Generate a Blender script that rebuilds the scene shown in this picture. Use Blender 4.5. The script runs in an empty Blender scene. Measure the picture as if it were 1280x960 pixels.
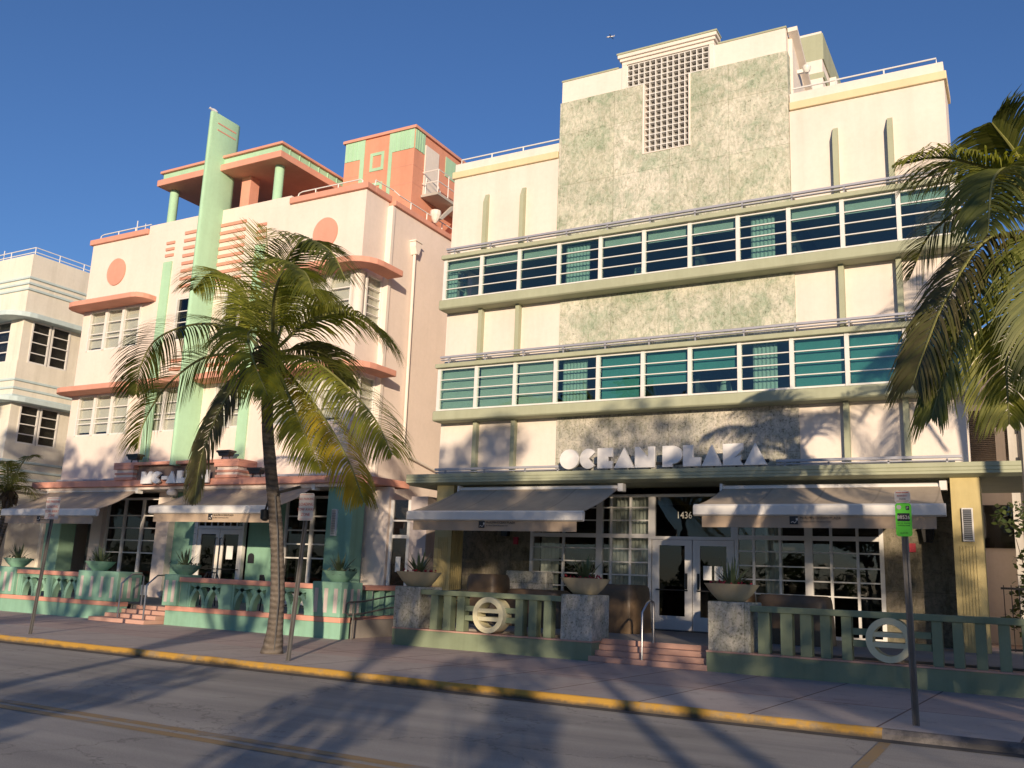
import bpy, math, random
from mathutils import Vector, Matrix
R = math.radians
SC = bpy.context.scene
COL = SC.collection

# ------------------------------------------------------------------ camera
CAM_F, CAM_P, CAM_Y, CAM_R, CAM_D = 1148.53, 11.93167, 29.28590, 2.30475, 22.4624
p, y, r = R(CAM_P), R(CAM_Y), R(CAM_R)
fw = Vector((-math.sin(y)*math.cos(p), math.cos(y)*math.cos(p), math.sin(p)))
rt = Vector((math.cos(y), math.sin(y), 0))
up = rt.cross(fw)
rt2 = rt*math.cos(r) + up*math.sin(r)
up2 = up*math.cos(r) - rt*math.sin(r)
cam = bpy.data.cameras.new('camera')
cam.sensor_width = 36
cam.lens = 36*CAM_F/1280
cam.clip_end = 4000
co = bpy.data.objects.new('camera', cam)
co.matrix_world = Matrix(((rt2.x, up2.x, -fw.x, 0), (rt2.y, up2.y, -fw.y, -CAM_D), (rt2.z, up2.z, -fw.z, 1.70), (0, 0, 0, 1)))
COL.objects.link(co)
SC.camera = co

# ------------------------------------------------------------------ light
SUN_AZ, SUN_EL = 30.0, 9.5          # degrees to the right of the facade normal, and above the horizon
W = bpy.data.worlds.new('World'); SC.world = W; W.use_nodes = True
nt = W.node_tree
bg = nt.nodes['Background']
sky = nt.nodes.new('ShaderNodeTexSky'); sky.sky_type = 'NISHITA'; sky.sun_disc = False
sky.sun_elevation = R(SUN_EL); sky.sun_rotation = R(180-SUN_AZ)
sky.air_density = 1.0; sky.dust_density = 0.25; sky.ozone_density = 4.6
tint = nt.nodes.new('ShaderNodeMix'); tint.data_type = 'RGBA'; tint.blend_type = 'MULTIPLY'; tint.inputs[0].default_value = 1
nt.links.new(sky.outputs[0], tint.inputs[6]); tint.inputs[7].default_value = (1.07, .99, 1.11, 1)
nt.links.new(tint.outputs[2], bg.inputs[0])
bg.inputs[1].default_value = 0.12
sl = bpy.data.lights.new('sun', 'SUN'); sl.energy = 4.9; sl.angle = R(0.53); sl.color = (1.0, 0.80, 0.58)
so = bpy.data.objects.new('sun', sl); COL.objects.link(so)
sd = Vector((math.sin(R(SUN_AZ))*math.cos(R(SUN_EL)), -math.cos(R(SUN_AZ))*math.cos(R(SUN_EL)), math.sin(R(SUN_EL))))
so.rotation_euler = sd.to_track_quat('Z', 'Y').to_euler()
so.location = (20, -40, 30)
SC.view_settings.view_transform = 'Standard'; SC.view_settings.look = 'None'
SC.view_settings.exposure = 0.16; SC.view_settings.gamma = 1
SC.cycles.max_bounces = 8; SC.cycles.transparent_max_bounces = 16

# ------------------------------------------------------------------ materials
def newmat(name):
    m = bpy.data.materials.new(name); m.use_nodes = True
    return m, m.node_tree, m.node_tree.nodes['Principled BSDF']
def N(t, ty, **kw):
    n = t.nodes.new(ty)
    for k, v in kw.items(): setattr(n, k, v)
    return n
def ramp(t, fac, stops):
    n = t.nodes.new('ShaderNodeValToRGB'); e = n.color_ramp.elements
    while len(e) < len(stops): e.new(0.5)
    for i, (pos, c) in enumerate(stops):
        e[i].position = pos; e[i].color = (*c, 1) if len(c) == 3 else c
    t.links.new(fac, n.inputs[0]); return n
def noise(t, scale, detail=4, rough=.6, vec=None, stretch=None):
    tc = t.nodes.new('ShaderNodeTexCoord'); src = tc.outputs['Object']
    if stretch:
        mp = t.nodes.new('ShaderNodeMapping'); mp.inputs['Scale'].default_value = stretch
        t.links.new(src, mp.inputs[0]); src = mp.outputs[0]
    n = t.nodes.new('ShaderNodeTexNoise'); n.inputs['Scale'].default_value = scale
    n.inputs['Detail'].default_value = detail; n.inputs['Roughness'].default_value = rough
    t.links.new(src, n.inputs['Vector']); return n
def mixc(t, fac, a, b, mode='MIX'):
    n = t.nodes.new('ShaderNodeMix'); n.data_type = 'RGBA'; n.blend_type = mode
    for s, v in ((n.inputs[0], fac), (n.inputs[6], a), (n.inputs[7], b)):
        if hasattr(v, 'is_linked'): t.links.new(v, s)
        elif isinstance(v, (int, float)): s.default_value = v
        else: s.default_value = (*v, 1)
    return n.outputs[2]
def bump(t, b, h, strength, dist=.01):
    n = t.nodes.new('ShaderNodeBump'); n.inputs['Strength'].default_value = strength; n.inputs['Distance'].default_value = dist
    t.links.new(h, n.inputs['Height']); t.links.new(n.outputs[0], b.inputs['Normal'])
def plain(name, c, rough=.6, metal=0, spec=.5, var=.06, bscale=0):
    m, t, b = newmat(name)
    n = noise(t, 3.1, 5)
    lo = tuple(x*(1-var) for x in c); hi = tuple(min(1, x*(1+var)) for x in c)
    rp = ramp(t, n.outputs[0], [(.3, lo), (.7, hi)])
    t.links.new(rp.outputs[0], b.inputs['Base Color'])
    b.inputs['Roughness'].default_value = rough; b.inputs['Metallic'].default_value = metal
    b.inputs['Specular IOR Level'].default_value = spec
    if bscale:
        n2 = noise(t, bscale, 6, .7); bump(t, b, n2.outputs[0], .25, .004)
    return m
def stucco(name, c, dirt=.12, streak=.05, bs=.3):
    """painted render: broad tonal drift, faint rain streaks, fine sand grain"""
    m, t, b = newmat(name)
    n1 = noise(t, .55, 5, .55)
    n2 = noise(t, 1.0, 6, .65, stretch=(2.2, 2.2, .16))
    n3 = noise(t, 60, 3, .7)
    n4 = noise(t, 7, 4, .7)
    c1 = ramp(t, n1.outputs[0], [(.3, tuple(x*(1-dirt) for x in c)), (.68, tuple(min(1, x*1.03) for x in c))]).outputs[0]
    r2 = ramp(t, n2.outputs[0], [(.35, (1-streak, 1-streak*1.05, 1-streak*1.2)), (.55, (1, 1, 1))]).outputs[0]
    c2 = mixc(t, 1.0, c1, r2, 'MULTIPLY')
    r4 = ramp(t, n4.outputs[0], [(.3, (.95, .95, .94)), (.6, (1, 1, 1))]).outputs[0]
    c3 = mixc(t, 1.0, c2, r4, 'MULTIPLY')
    t.links.new(c3, b.inputs['Base Color']); b.inputs['Roughness'].default_value = .78
    b.inputs['Specular IOR Level'].default_value = .25
    ad = N(t, 'ShaderNodeMath', operation='ADD'); t.links.new(n3.outputs[0], ad.inputs[0]); t.links.new(n4.outputs[0], ad.inputs[1])
    bump(t, b, ad.outputs[0], bs, .006)
    return m
M = {}
M['cream'] = stucco('cream_stucco', (.78, .69, .61), .08, .06)
M['ivory'] = stucco('ivory_stucco', (.79, .715, .64), .06, .05)
M['peach'] = stucco('peach_stucco', (.79, .68, .60), .06, .035)
M['gold'] = stucco('gold_moulding', (.78, .64, .40), .08, .05)
M['coral'] = stucco('coral_paint', (.70, .34, .25), .1, .06)
M['coraldeep'] = stucco('coral_tower_paint', (.72, .33, .22), .1, .08)
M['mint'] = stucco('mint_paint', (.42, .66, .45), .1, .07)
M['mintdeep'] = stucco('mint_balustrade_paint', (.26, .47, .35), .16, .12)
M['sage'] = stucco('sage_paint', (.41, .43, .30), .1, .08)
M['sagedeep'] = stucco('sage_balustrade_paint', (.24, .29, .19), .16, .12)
M['khaki'] = stucco('ochre_column_paint', (.56, .46, .22), .12, .1)
M['pale_yellow'] = stucco('pale_yellow_paint', (.74, .69, .47), .1, .08)
M['pinkpanel'] = stucco('pale_pink_paint', (.58, .50, .47), .1, .1)
M['umber'] = stucco('umber_paint', (.20, .15, .13), .1, .05)  # shade of the marquee recess put into the panel colour
M['iceblue'] = stucco('ice_blue_paint', (.55, .66, .66), .1, .08)
M['nbwall'] = stucco('neighbour_wall', (.80, .75, .64), .1, .1)
M['grey_wall'] = stucco('grey_beige_wall', (.50, .47, .42), .12, .12)
M['white'] = plain('white_frame_paint', (.72, .70, .66), .42, var=.05)
M['whitesat'] = plain('white_blind', (.74, .72, .65), .8, var=.05)
M['rail'] = plain('white_rail_paint', (.78, .76, .72), .4, var=.04)
M['steel'] = plain('brushed_steel', (.45, .45, .46), .34, 1, var=.1)
M['galv'] = plain('galvanised_post', (.13, .125, .12), .55, .3, var=.2, bscale=60)
M['fixture'] = plain('grey_light_fixture', (.42, .42, .46), .45, .3, var=.08)
M['darkmetal'] = plain('dark_metal', (.03, .03, .03), .45, .5, var=.2)
M['black'] = plain('black_paint', (.02, .02, .022), .5, var=.2)
M['cover'] = plain('brown_vinyl_cover', (.12, .078, .042), .5, var=.25, bscale=14)
M['blindteal'] = plain('teal_blind', (.16, .42, .42), .8, var=.06)
M['curtain'] = plain('sheer_curtain', (.66, .70, .66), .9, var=.05)
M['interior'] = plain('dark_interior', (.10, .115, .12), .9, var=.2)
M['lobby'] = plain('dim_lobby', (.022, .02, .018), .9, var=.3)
M['screengrey'] = plain('grey_block_glass', (.17, .16, .15), .35, var=.2)
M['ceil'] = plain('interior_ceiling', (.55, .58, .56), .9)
M['letter'] = plain('brushed_sign_letter', (.82, .80, .77), .4, .1, var=.06)
M['cloth'] = plain('tan_awning_canvas', (.43, .35, .26), .85, var=.07, bscale=120)
_m = M['cloth']; _t = _m.node_tree; _b = _t.nodes['Principled BSDF']; _src = _b.inputs['Base Color'].links[0].from_socket
_tc = N(_t, 'ShaderNodeTexCoord'); _sx = N(_t, 'ShaderNodeSeparateXYZ'); _t.links.new(_tc.outputs['Object'], _sx.inputs[0])
_pp = N(_t, 'ShaderNodeMath', operation='PINGPONG'); _pp.inputs[1].default_value = .6; _t.links.new(_sx.outputs[0], _pp.inputs[0])
_r = ramp(_t, _pp.outputs[0], [(.0, (.72, .72, .72)), (.035, (1, 1, 1))]); _st = noise(_t, .9, 5, .65, stretch=(2.5, .3, .3)); _r2 = ramp(_t, _st.outputs[0], [(.35, (.90, .895, .89)), (.6, (1.04, 1.04, 1.03))])
_t.links.new(mixc(_t, 1, mixc(_t, 1, _src, _r.outputs[0], 'MULTIPLY'), _r2.outputs[0], 'MULTIPLY'), _b.inputs['Base Color'])
M['cloth2'] = plain('tan_awning_valance', (.42, .32, .23), .85, var=.07, bscale=120)
M['bark2'] = plain('grey_bark', (.12, .10, .08), .9, var=.35, bscale=9)
M['soil'] = plain('planter_soil', (.05, .035, .025), .95, var=.3)
M['red'] = plain('red_blossom', (.36, .03, .05), .7, var=.3)
M['redink'] = plain('red_sign_ink', (.50, .10, .07), .6)
M['signwhite'] = plain('sign_white', (.66, .60, .54), .45, var=.06)
M['signgreen'] = plain('sign_green', (.16, .78, .05), .45, var=.04)
M['paper'] = plain('paper_notice', (.75, .75, .73), .7)
M['number'] = plain('gilt_number', (.78, .74, .62), .4)
M['bird'] = plain('gull_feathers', (.45, .45, .46), .8, var=.3)
M['louvre'] = plain('bronze_louvre', (.20, .165, .13), .6, var=.15)
M['step'] = stucco('pink_step_tile', (.56, .34, .27), .14, .05)
M['floor'] = stucco('terrace_tile', (.30, .27, .24), .2, 0)
M['bowl'] = stucco('cream_planter', (.56, .48, .32), .1, .1, .15)
M['roofgrey'] = plain('roof_membrane', (.35, .34, .33), .9, var=.2)

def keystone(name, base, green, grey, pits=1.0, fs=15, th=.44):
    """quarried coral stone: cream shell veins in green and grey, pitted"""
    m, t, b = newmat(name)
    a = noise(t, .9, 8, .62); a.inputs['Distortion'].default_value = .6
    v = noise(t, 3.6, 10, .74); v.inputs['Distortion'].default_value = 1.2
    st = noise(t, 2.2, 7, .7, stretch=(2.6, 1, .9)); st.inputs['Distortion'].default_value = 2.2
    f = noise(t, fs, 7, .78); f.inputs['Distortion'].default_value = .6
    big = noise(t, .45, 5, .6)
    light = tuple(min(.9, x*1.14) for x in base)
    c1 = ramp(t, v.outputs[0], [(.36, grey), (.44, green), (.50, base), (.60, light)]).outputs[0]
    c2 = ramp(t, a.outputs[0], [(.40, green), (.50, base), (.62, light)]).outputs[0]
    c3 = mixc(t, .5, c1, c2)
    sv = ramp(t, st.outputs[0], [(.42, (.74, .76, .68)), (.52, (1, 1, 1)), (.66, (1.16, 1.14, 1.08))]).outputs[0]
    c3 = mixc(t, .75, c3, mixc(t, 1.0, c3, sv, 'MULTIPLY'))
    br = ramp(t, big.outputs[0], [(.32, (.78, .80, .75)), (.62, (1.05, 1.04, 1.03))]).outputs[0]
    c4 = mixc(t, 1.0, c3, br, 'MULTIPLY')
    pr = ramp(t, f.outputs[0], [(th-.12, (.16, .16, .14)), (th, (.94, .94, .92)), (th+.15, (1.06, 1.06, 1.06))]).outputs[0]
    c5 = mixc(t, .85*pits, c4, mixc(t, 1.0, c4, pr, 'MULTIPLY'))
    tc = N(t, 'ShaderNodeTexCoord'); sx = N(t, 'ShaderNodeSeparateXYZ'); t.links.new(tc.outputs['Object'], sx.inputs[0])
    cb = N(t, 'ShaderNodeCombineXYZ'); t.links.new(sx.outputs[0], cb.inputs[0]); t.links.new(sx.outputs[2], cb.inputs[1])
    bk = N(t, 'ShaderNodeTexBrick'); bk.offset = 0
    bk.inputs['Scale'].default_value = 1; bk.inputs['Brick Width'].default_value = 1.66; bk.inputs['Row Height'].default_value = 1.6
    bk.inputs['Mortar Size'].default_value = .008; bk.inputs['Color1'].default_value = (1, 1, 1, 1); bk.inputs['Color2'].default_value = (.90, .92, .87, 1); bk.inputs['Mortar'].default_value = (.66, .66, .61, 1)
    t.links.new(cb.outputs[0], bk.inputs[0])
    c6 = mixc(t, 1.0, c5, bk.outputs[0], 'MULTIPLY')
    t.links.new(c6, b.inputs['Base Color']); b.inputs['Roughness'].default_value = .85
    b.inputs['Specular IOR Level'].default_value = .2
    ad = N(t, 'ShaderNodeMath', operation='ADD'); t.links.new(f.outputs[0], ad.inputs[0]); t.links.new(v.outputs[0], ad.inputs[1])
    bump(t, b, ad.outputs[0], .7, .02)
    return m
M['stone'] = keystone('green_keystone', (.61, .585, .515), (.40, .465, .365), (.30, .32, .27))
M['stone2'] = keystone('weathered_keystone', (.56, .52, .47), (.44, .43, .39), (.20, .19, .175), 1.15, 20, .47)
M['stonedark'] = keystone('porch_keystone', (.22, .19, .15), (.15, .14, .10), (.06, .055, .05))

def glassmat(name, tint, refl=1.0, ior=1.5, rtint=(1, 1, 1)):
    m, t, b = newmat(name)
    t.nodes.remove(b); out = t.nodes['Material Output']
    tr = N(t, 'ShaderNodeBsdfTransparent'); tr.inputs[0].default_value = (*tint, 1)
    gl = N(t, 'ShaderNodeBsdfGlossy'); gl.inputs['Roughness'].default_value = .012; gl.inputs[0].default_value = (*rtint, 1)
    n = noise(t, 1.3, 2, .5); bp = N(t, 'ShaderNodeBump'); bp.inputs['Strength'].default_value = .06; bp.inputs['Distance'].default_value = .05
    t.links.new(n.outputs[0], bp.inputs['Height']); t.links.new(bp.outputs[0], gl.inputs['Normal'])
    fr = N(t, 'ShaderNodeFresnel'); ge = N(t, 'ShaderNodeNewGeometry')
    mr = N(t, 'ShaderNodeMapRange'); mr.inputs['To Min'].default_value = ior; mr.inputs['To Max'].default_value = 1/ior
    t.links.new(ge.outputs['Backfacing'], mr.inputs['Value']); t.links.new(mr.outputs[0], fr.inputs[0])
    ml = N(t, 'ShaderNodeMath', operation='MULTIPLY'); ml.inputs[1].default_value = refl; ml.use_clamp = True
    t.links.new(fr.outputs[0], ml.inputs[0])
    mx = N(t, 'ShaderNodeMixShader')
    t.links.new(ml.outputs[0], mx.inputs[0]); t.links.new(tr.outputs[0], mx.inputs[1]); t.links.new(gl.outputs[0], mx.inputs[2])
    t.links.new(mx.outputs[0], out.inputs[0]); return m
M['teal_glass'] = glassmat('teal_tinted_glass', (.66, .78, .755), 1.4, 1.55, (.88, .94, .90))
M['clear_glass'] = glassmat('clear_glass', (.86, .87, .85), 1.0)
M['dark_glass'] = glassmat('dark_glass', (.40, .41, .41), 1.0, 1.5)

def road_mat():
    m, t, b = newmat('worn_asphalt')
    a = noise(t, .35, 6, .6); f = noise(t, 90, 4, .8); s = noise(t, .9, 6, .6, stretch=(.12, 1.2, 1)); bl = noise(t, 2.2, 7, .7)
    c = ramp(t, a.outputs[0], [(.3, (.31, .297, .278)), (.7, (.41, .39, .365))]).outputs[0]
    r2 = ramp(t, s.outputs[0], [(.35, (.72, .72, .73)), (.62, (1.06, 1.05, 1.03))]).outputs[0]
    c = mixc(t, 1, c, r2, 'MULTIPLY')
    r3 = ramp(t, f.outputs[0], [(.3, (.62, .62, .63)), (.7, (1.28, 1.28, 1.26))]).outputs[0]
    c = mixc(t, 1, c, r3, 'MULTIPLY')
    r4 = ramp(t, bl.outputs[0], [(.27, (.62, .62, .63)), (.36, (1, 1, 1))]).outputs[0]
    c = mixc(t, 1, c, r4, 'MULTIPLY')
    # hairline cracks
    tc = N(t, 'ShaderNodeTexCoord'); w = noise(t, .8, 5, .7)
    add = N(t, 'ShaderNodeVectorMath', operation='ADD'); sc = N(t, 'ShaderNodeVectorMath', operation='SCALE'); sc.inputs['Scale'].default_value = 1.6
    t.links.new(w.outputs['Color'], sc.inputs[0]); t.links.new(tc.outputs['Object'], add.inputs[0]); t.links.new(sc.outputs[0], add.inputs[1])
    vo = N(t, 'ShaderNodeTexVoronoi', feature='DISTANCE_TO_EDGE'); vo.inputs['Scale'].default_value = .30; t.links.new(add.outputs[0], vo.inputs['Vector'])
    ck = ramp(t, vo.outputs['Distance'], [(.002, (.55, .55, .55)), (.006, (1, 1, 1))]).outputs[0]
    c = mixc(t, .8, c, ck, 'MULTIPLY')
    t.links.new(c, b.inputs['Base Color']); b.inputs['Roughness'].default_value = .82
    bump(t, b, f.outputs[0], .5, .01); return m
M['road'] = road_mat()
def walk_mat():
    m, t, b = newmat('pink_scored_concrete')
    a = noise(t, .5, 6, .6); f = noise(t, 70, 4, .8); bl = noise(t, 3.2, 6, .7)
    tc = N(t, 'ShaderNodeTexCoord'); mp = N(t, 'ShaderNodeMapping'); mp.inputs['Rotation'].default_value = (0, 0, R(3.5)); mp.inputs['Location'].default_value = (1.06, 8.27+4.5, 0)
    t.links.new(tc.outputs['Object'], mp.inputs[0])
    bk = N(t, 'ShaderNodeTexBrick'); bk.offset = 0
    for k, v in (('Scale', 1), ('Brick Width', 1.5), ('Row Height', 4.5), ('Mortar Size', .018), ('Mortar Smooth', .4), ('Bias', 0)): bk.inputs[k].default_value = v
    bk.inputs['Color1'].default_value = (1, 1, 1, 1); bk.inputs['Color2'].default_value = (.88, .89, .90, 1); bk.inputs['Mortar'].default_value = (.34, .25, .235, 1)
    t.links.new(mp.outputs[0], bk.inputs[0])
    c = ramp(t, a.outputs[0], [(.3, (.40, .295, .27)), (.7, (.50, .405, .37))]).outputs[0]
    sp = N(t, 'ShaderNodeSeparateXYZ'); t.links.new(tc.outputs['Object'], sp.inputs[0])
    cmp_ = N(t, 'ShaderNodeMath', operation='LESS_THAN'); t.links.new(sp.outputs[1], cmp_.inputs[0]); cmp_.inputs[1].default_value = -8.25
    c = mixc(t, cmp_.outputs[0], c, mixc(t, 1, c, (1.0, 1.12, 1.14), 'MULTIPLY'))
    c = mixc(t, 1, c, bk.outputs[0], 'MULTIPLY')
    r3 = ramp(t, f.outputs[0], [(.3, (.85, .85, .86)), (.7, (1.1, 1.1, 1.1))]).outputs[0]
    c = mixc(t, 1, c, r3, 'MULTIPLY')
    r4 = ramp(t, bl.outputs[0], [(.30, (.74, .74, .75)), (.46, (1, 1, 1))]).outputs[0]
    c = mixc(t, 1, c, r4, 'MULTIPLY')
    t.links.new(c, b.inputs['Base Color']); b.inputs['Roughness'].default_value = .8
    bump(t, b, f.outputs[0], .35, .006); return m
M['walk'] = walk_mat()
def worn_paint(name, c, under, thr=.44):
    m, t, b = newmat(name)
    a = noise(t, 5, 8, .75); f = noise(t, 1.1, 5, .6)
    ad = N(t, 'ShaderNodeMath', operation='ADD'); t.links.new(a.outputs[0], ad.inputs[0]); t.links.new(f.outputs[0], ad.inputs[1])
    ml = N(t, 'ShaderNodeMath', operation='MULTIPLY'); t.links.new(ad.outputs[0], ml.inputs[0]); ml.inputs[1].default_value = .5
    k = ramp(t, ml.outputs[0], [(thr-.05, (0, 0, 0)), (thr+.04, (1, 1, 1))]).outputs[0]
    t.links.new(mixc(t, k, under, c), b.inputs['Base Color']); b.inputs['Roughness'].default_value = .7
    g = noise(t, 70, 3, .7); bump(t, b, g.outputs[0], .35, .006); return m
M['kerb_yellow'] = worn_paint('worn_yellow_kerb', (.46, .26, .04), (.30, .22, .12), .45)
def grime_low(m, z0, z1):
    t = m.node_tree; b = t.nodes['Principled BSDF']; src = b.inputs['Base Color'].links[0].from_socket
    tc = N(t, 'ShaderNodeTexCoord'); sx = N(t, 'ShaderNodeSeparateXYZ'); t.links.new(tc.outputs['Object'], sx.inputs[0])
    n = noise(t, 4, 6, .7); mr = N(t, 'ShaderNodeMapRange'); mr.inputs['From Min'].default_value = z0; mr.inputs['From Max'].default_value = z1
    ad = N(t, 'ShaderNodeMath', operation='MULTIPLY_ADD'); t.links.new(n.outputs[0], ad.inputs[0]); ad.inputs[1].default_value = .12; t.links.new(sx.outputs[2], ad.inputs[2])
    t.links.new(ad.outputs[0], mr.inputs['Value'])
    t.links.new(mixc(t, mr.outputs[0], (.10, .075, .045), src), b.inputs['Base Color'])
grime_low(M['kerb_yellow'], .115, .165)
M['kerb_plain'] = worn_paint('dark_kerb', (.085, .08, .08), (.17, .155, .15), .5)
M['line_yellow'] = worn_paint('worn_yellow_line', (.31, .21, .10), (.22, .205, .19), .46)
M['lawn'] = plain('park_lawn', (.045, .075, .02), .9, var=.4, bscale=30)
M['gutter'] = plain('gutter_grime', (.07, .065, .06), .9, var=.5)

def leafmat(name, c, c2, trans=.35, rough=.42):
    m, t, b = newmat(name)
    out = t.nodes['Material Output']
    g = N(t, 'ShaderNodeNewGeometry'); n = noise(t, 2.5, 4)
    rp = ramp(t, g.outputs['Random Per Island'], [(0, c), (1, c2)])
    mul = ramp(t, n.outputs[0], [(.3, (.7, .7, .7)), (.7, (1.2, 1.2, 1.2))])
    col = mixc(t, 1, rp.outputs[0], mul.outputs[0], 'MULTIPLY')
    t.links.new(col, b.inputs['Base Color']); b.inputs['Roughness'].default_value = rough
    b.inputs['Specular IOR Level'].default_value = .4
    tl = N(t, 'ShaderNodeBsdfTranslucent'); t.links.new(mixc(t, 1, col, (1.35, 1.3, .6), 'MULTIPLY'), tl.inputs[0])
    mx = N(t, 'ShaderNodeMixShader'); mx.inputs[0].default_value = trans
    t.links.new(b.outputs[0], mx.inputs[1]); t.links.new(tl.outputs[0], mx.inputs[2]); t.links.new(mx.outputs[0], out.inputs[0])
    return m
M['frond'] = leafmat('palm_frond', (.20, .23, .03), (.37, .37, .07), .48, .52)
M['frond_dark'] = leafmat('palm_frond_dark', (.09, .115, .022), (.19, .205, .05), .40, .5)
M['frond_lime'] = leafmat('palm_frond_lime', (.34, .33, .035), (.24, .27, .05), .48, .52)
M['frond_yellow'] = leafmat('palm_frond_yellow', (.46, .34, .035), (.34, .31, .045), .46, .52)
M['frond_dry'] = leafmat('palm_frond_dry', (.115, .10, .045), (.12, .125, .04), .35)
M['rachis'] = plain('palm_rachis', (.20, .20, .06), .5, var=.2)
M['leaf'] = leafmat('park_leaf', (.035, .06, .015), (.075, .10, .03), .3)
M['agave'] = leafmat('agave_leaf', (.07, .11, .06), (.13, .16, .09), .12)
def bark():
    m, t, b = newmat('palm_bark')
    tc = N(t, 'ShaderNodeTexCoord'); w = N(t, 'ShaderNodeTexWave'); w.wave_type = 'BANDS'; w.bands_direction = 'Z'
    w.inputs['Scale'].default_value = 3.0; w.inputs['Distortion'].default_value = 3.5; w.inputs['Detail'].default_value = 4
    t.links.new(tc.outputs['Object'], w.inputs[0])
    n = noise(t, 5, 8, .7)
    c = ramp(t, n.outputs[0], [(.3, (.085, .068, .055)), (.7, (.20, .17, .14))]).outputs[0]
    r2 = ramp(t, w.outputs[0], [(.1, (.62, .6, .58)), (.5, (1, 1, 1))]).outputs[0]
    t.links.new(mixc(t, .8, c, r2, 'MULTIPLY'), b.inputs['Base Color']); b.inputs['Roughness'].default_value = .9
    ad = N(t, 'ShaderNodeMath', operation='ADD'); t.links.new(n.outputs[0], ad.inputs[0]); t.links.new(w.outputs[0], ad.inputs[1])
    bump(t, b, ad.outputs[0], .8, .03); return m
M['bark'] = bark()
M['skirt'] = plain('palm_fibre', (.10, .07, .04), .95, var=.5, bscale=30)

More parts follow.
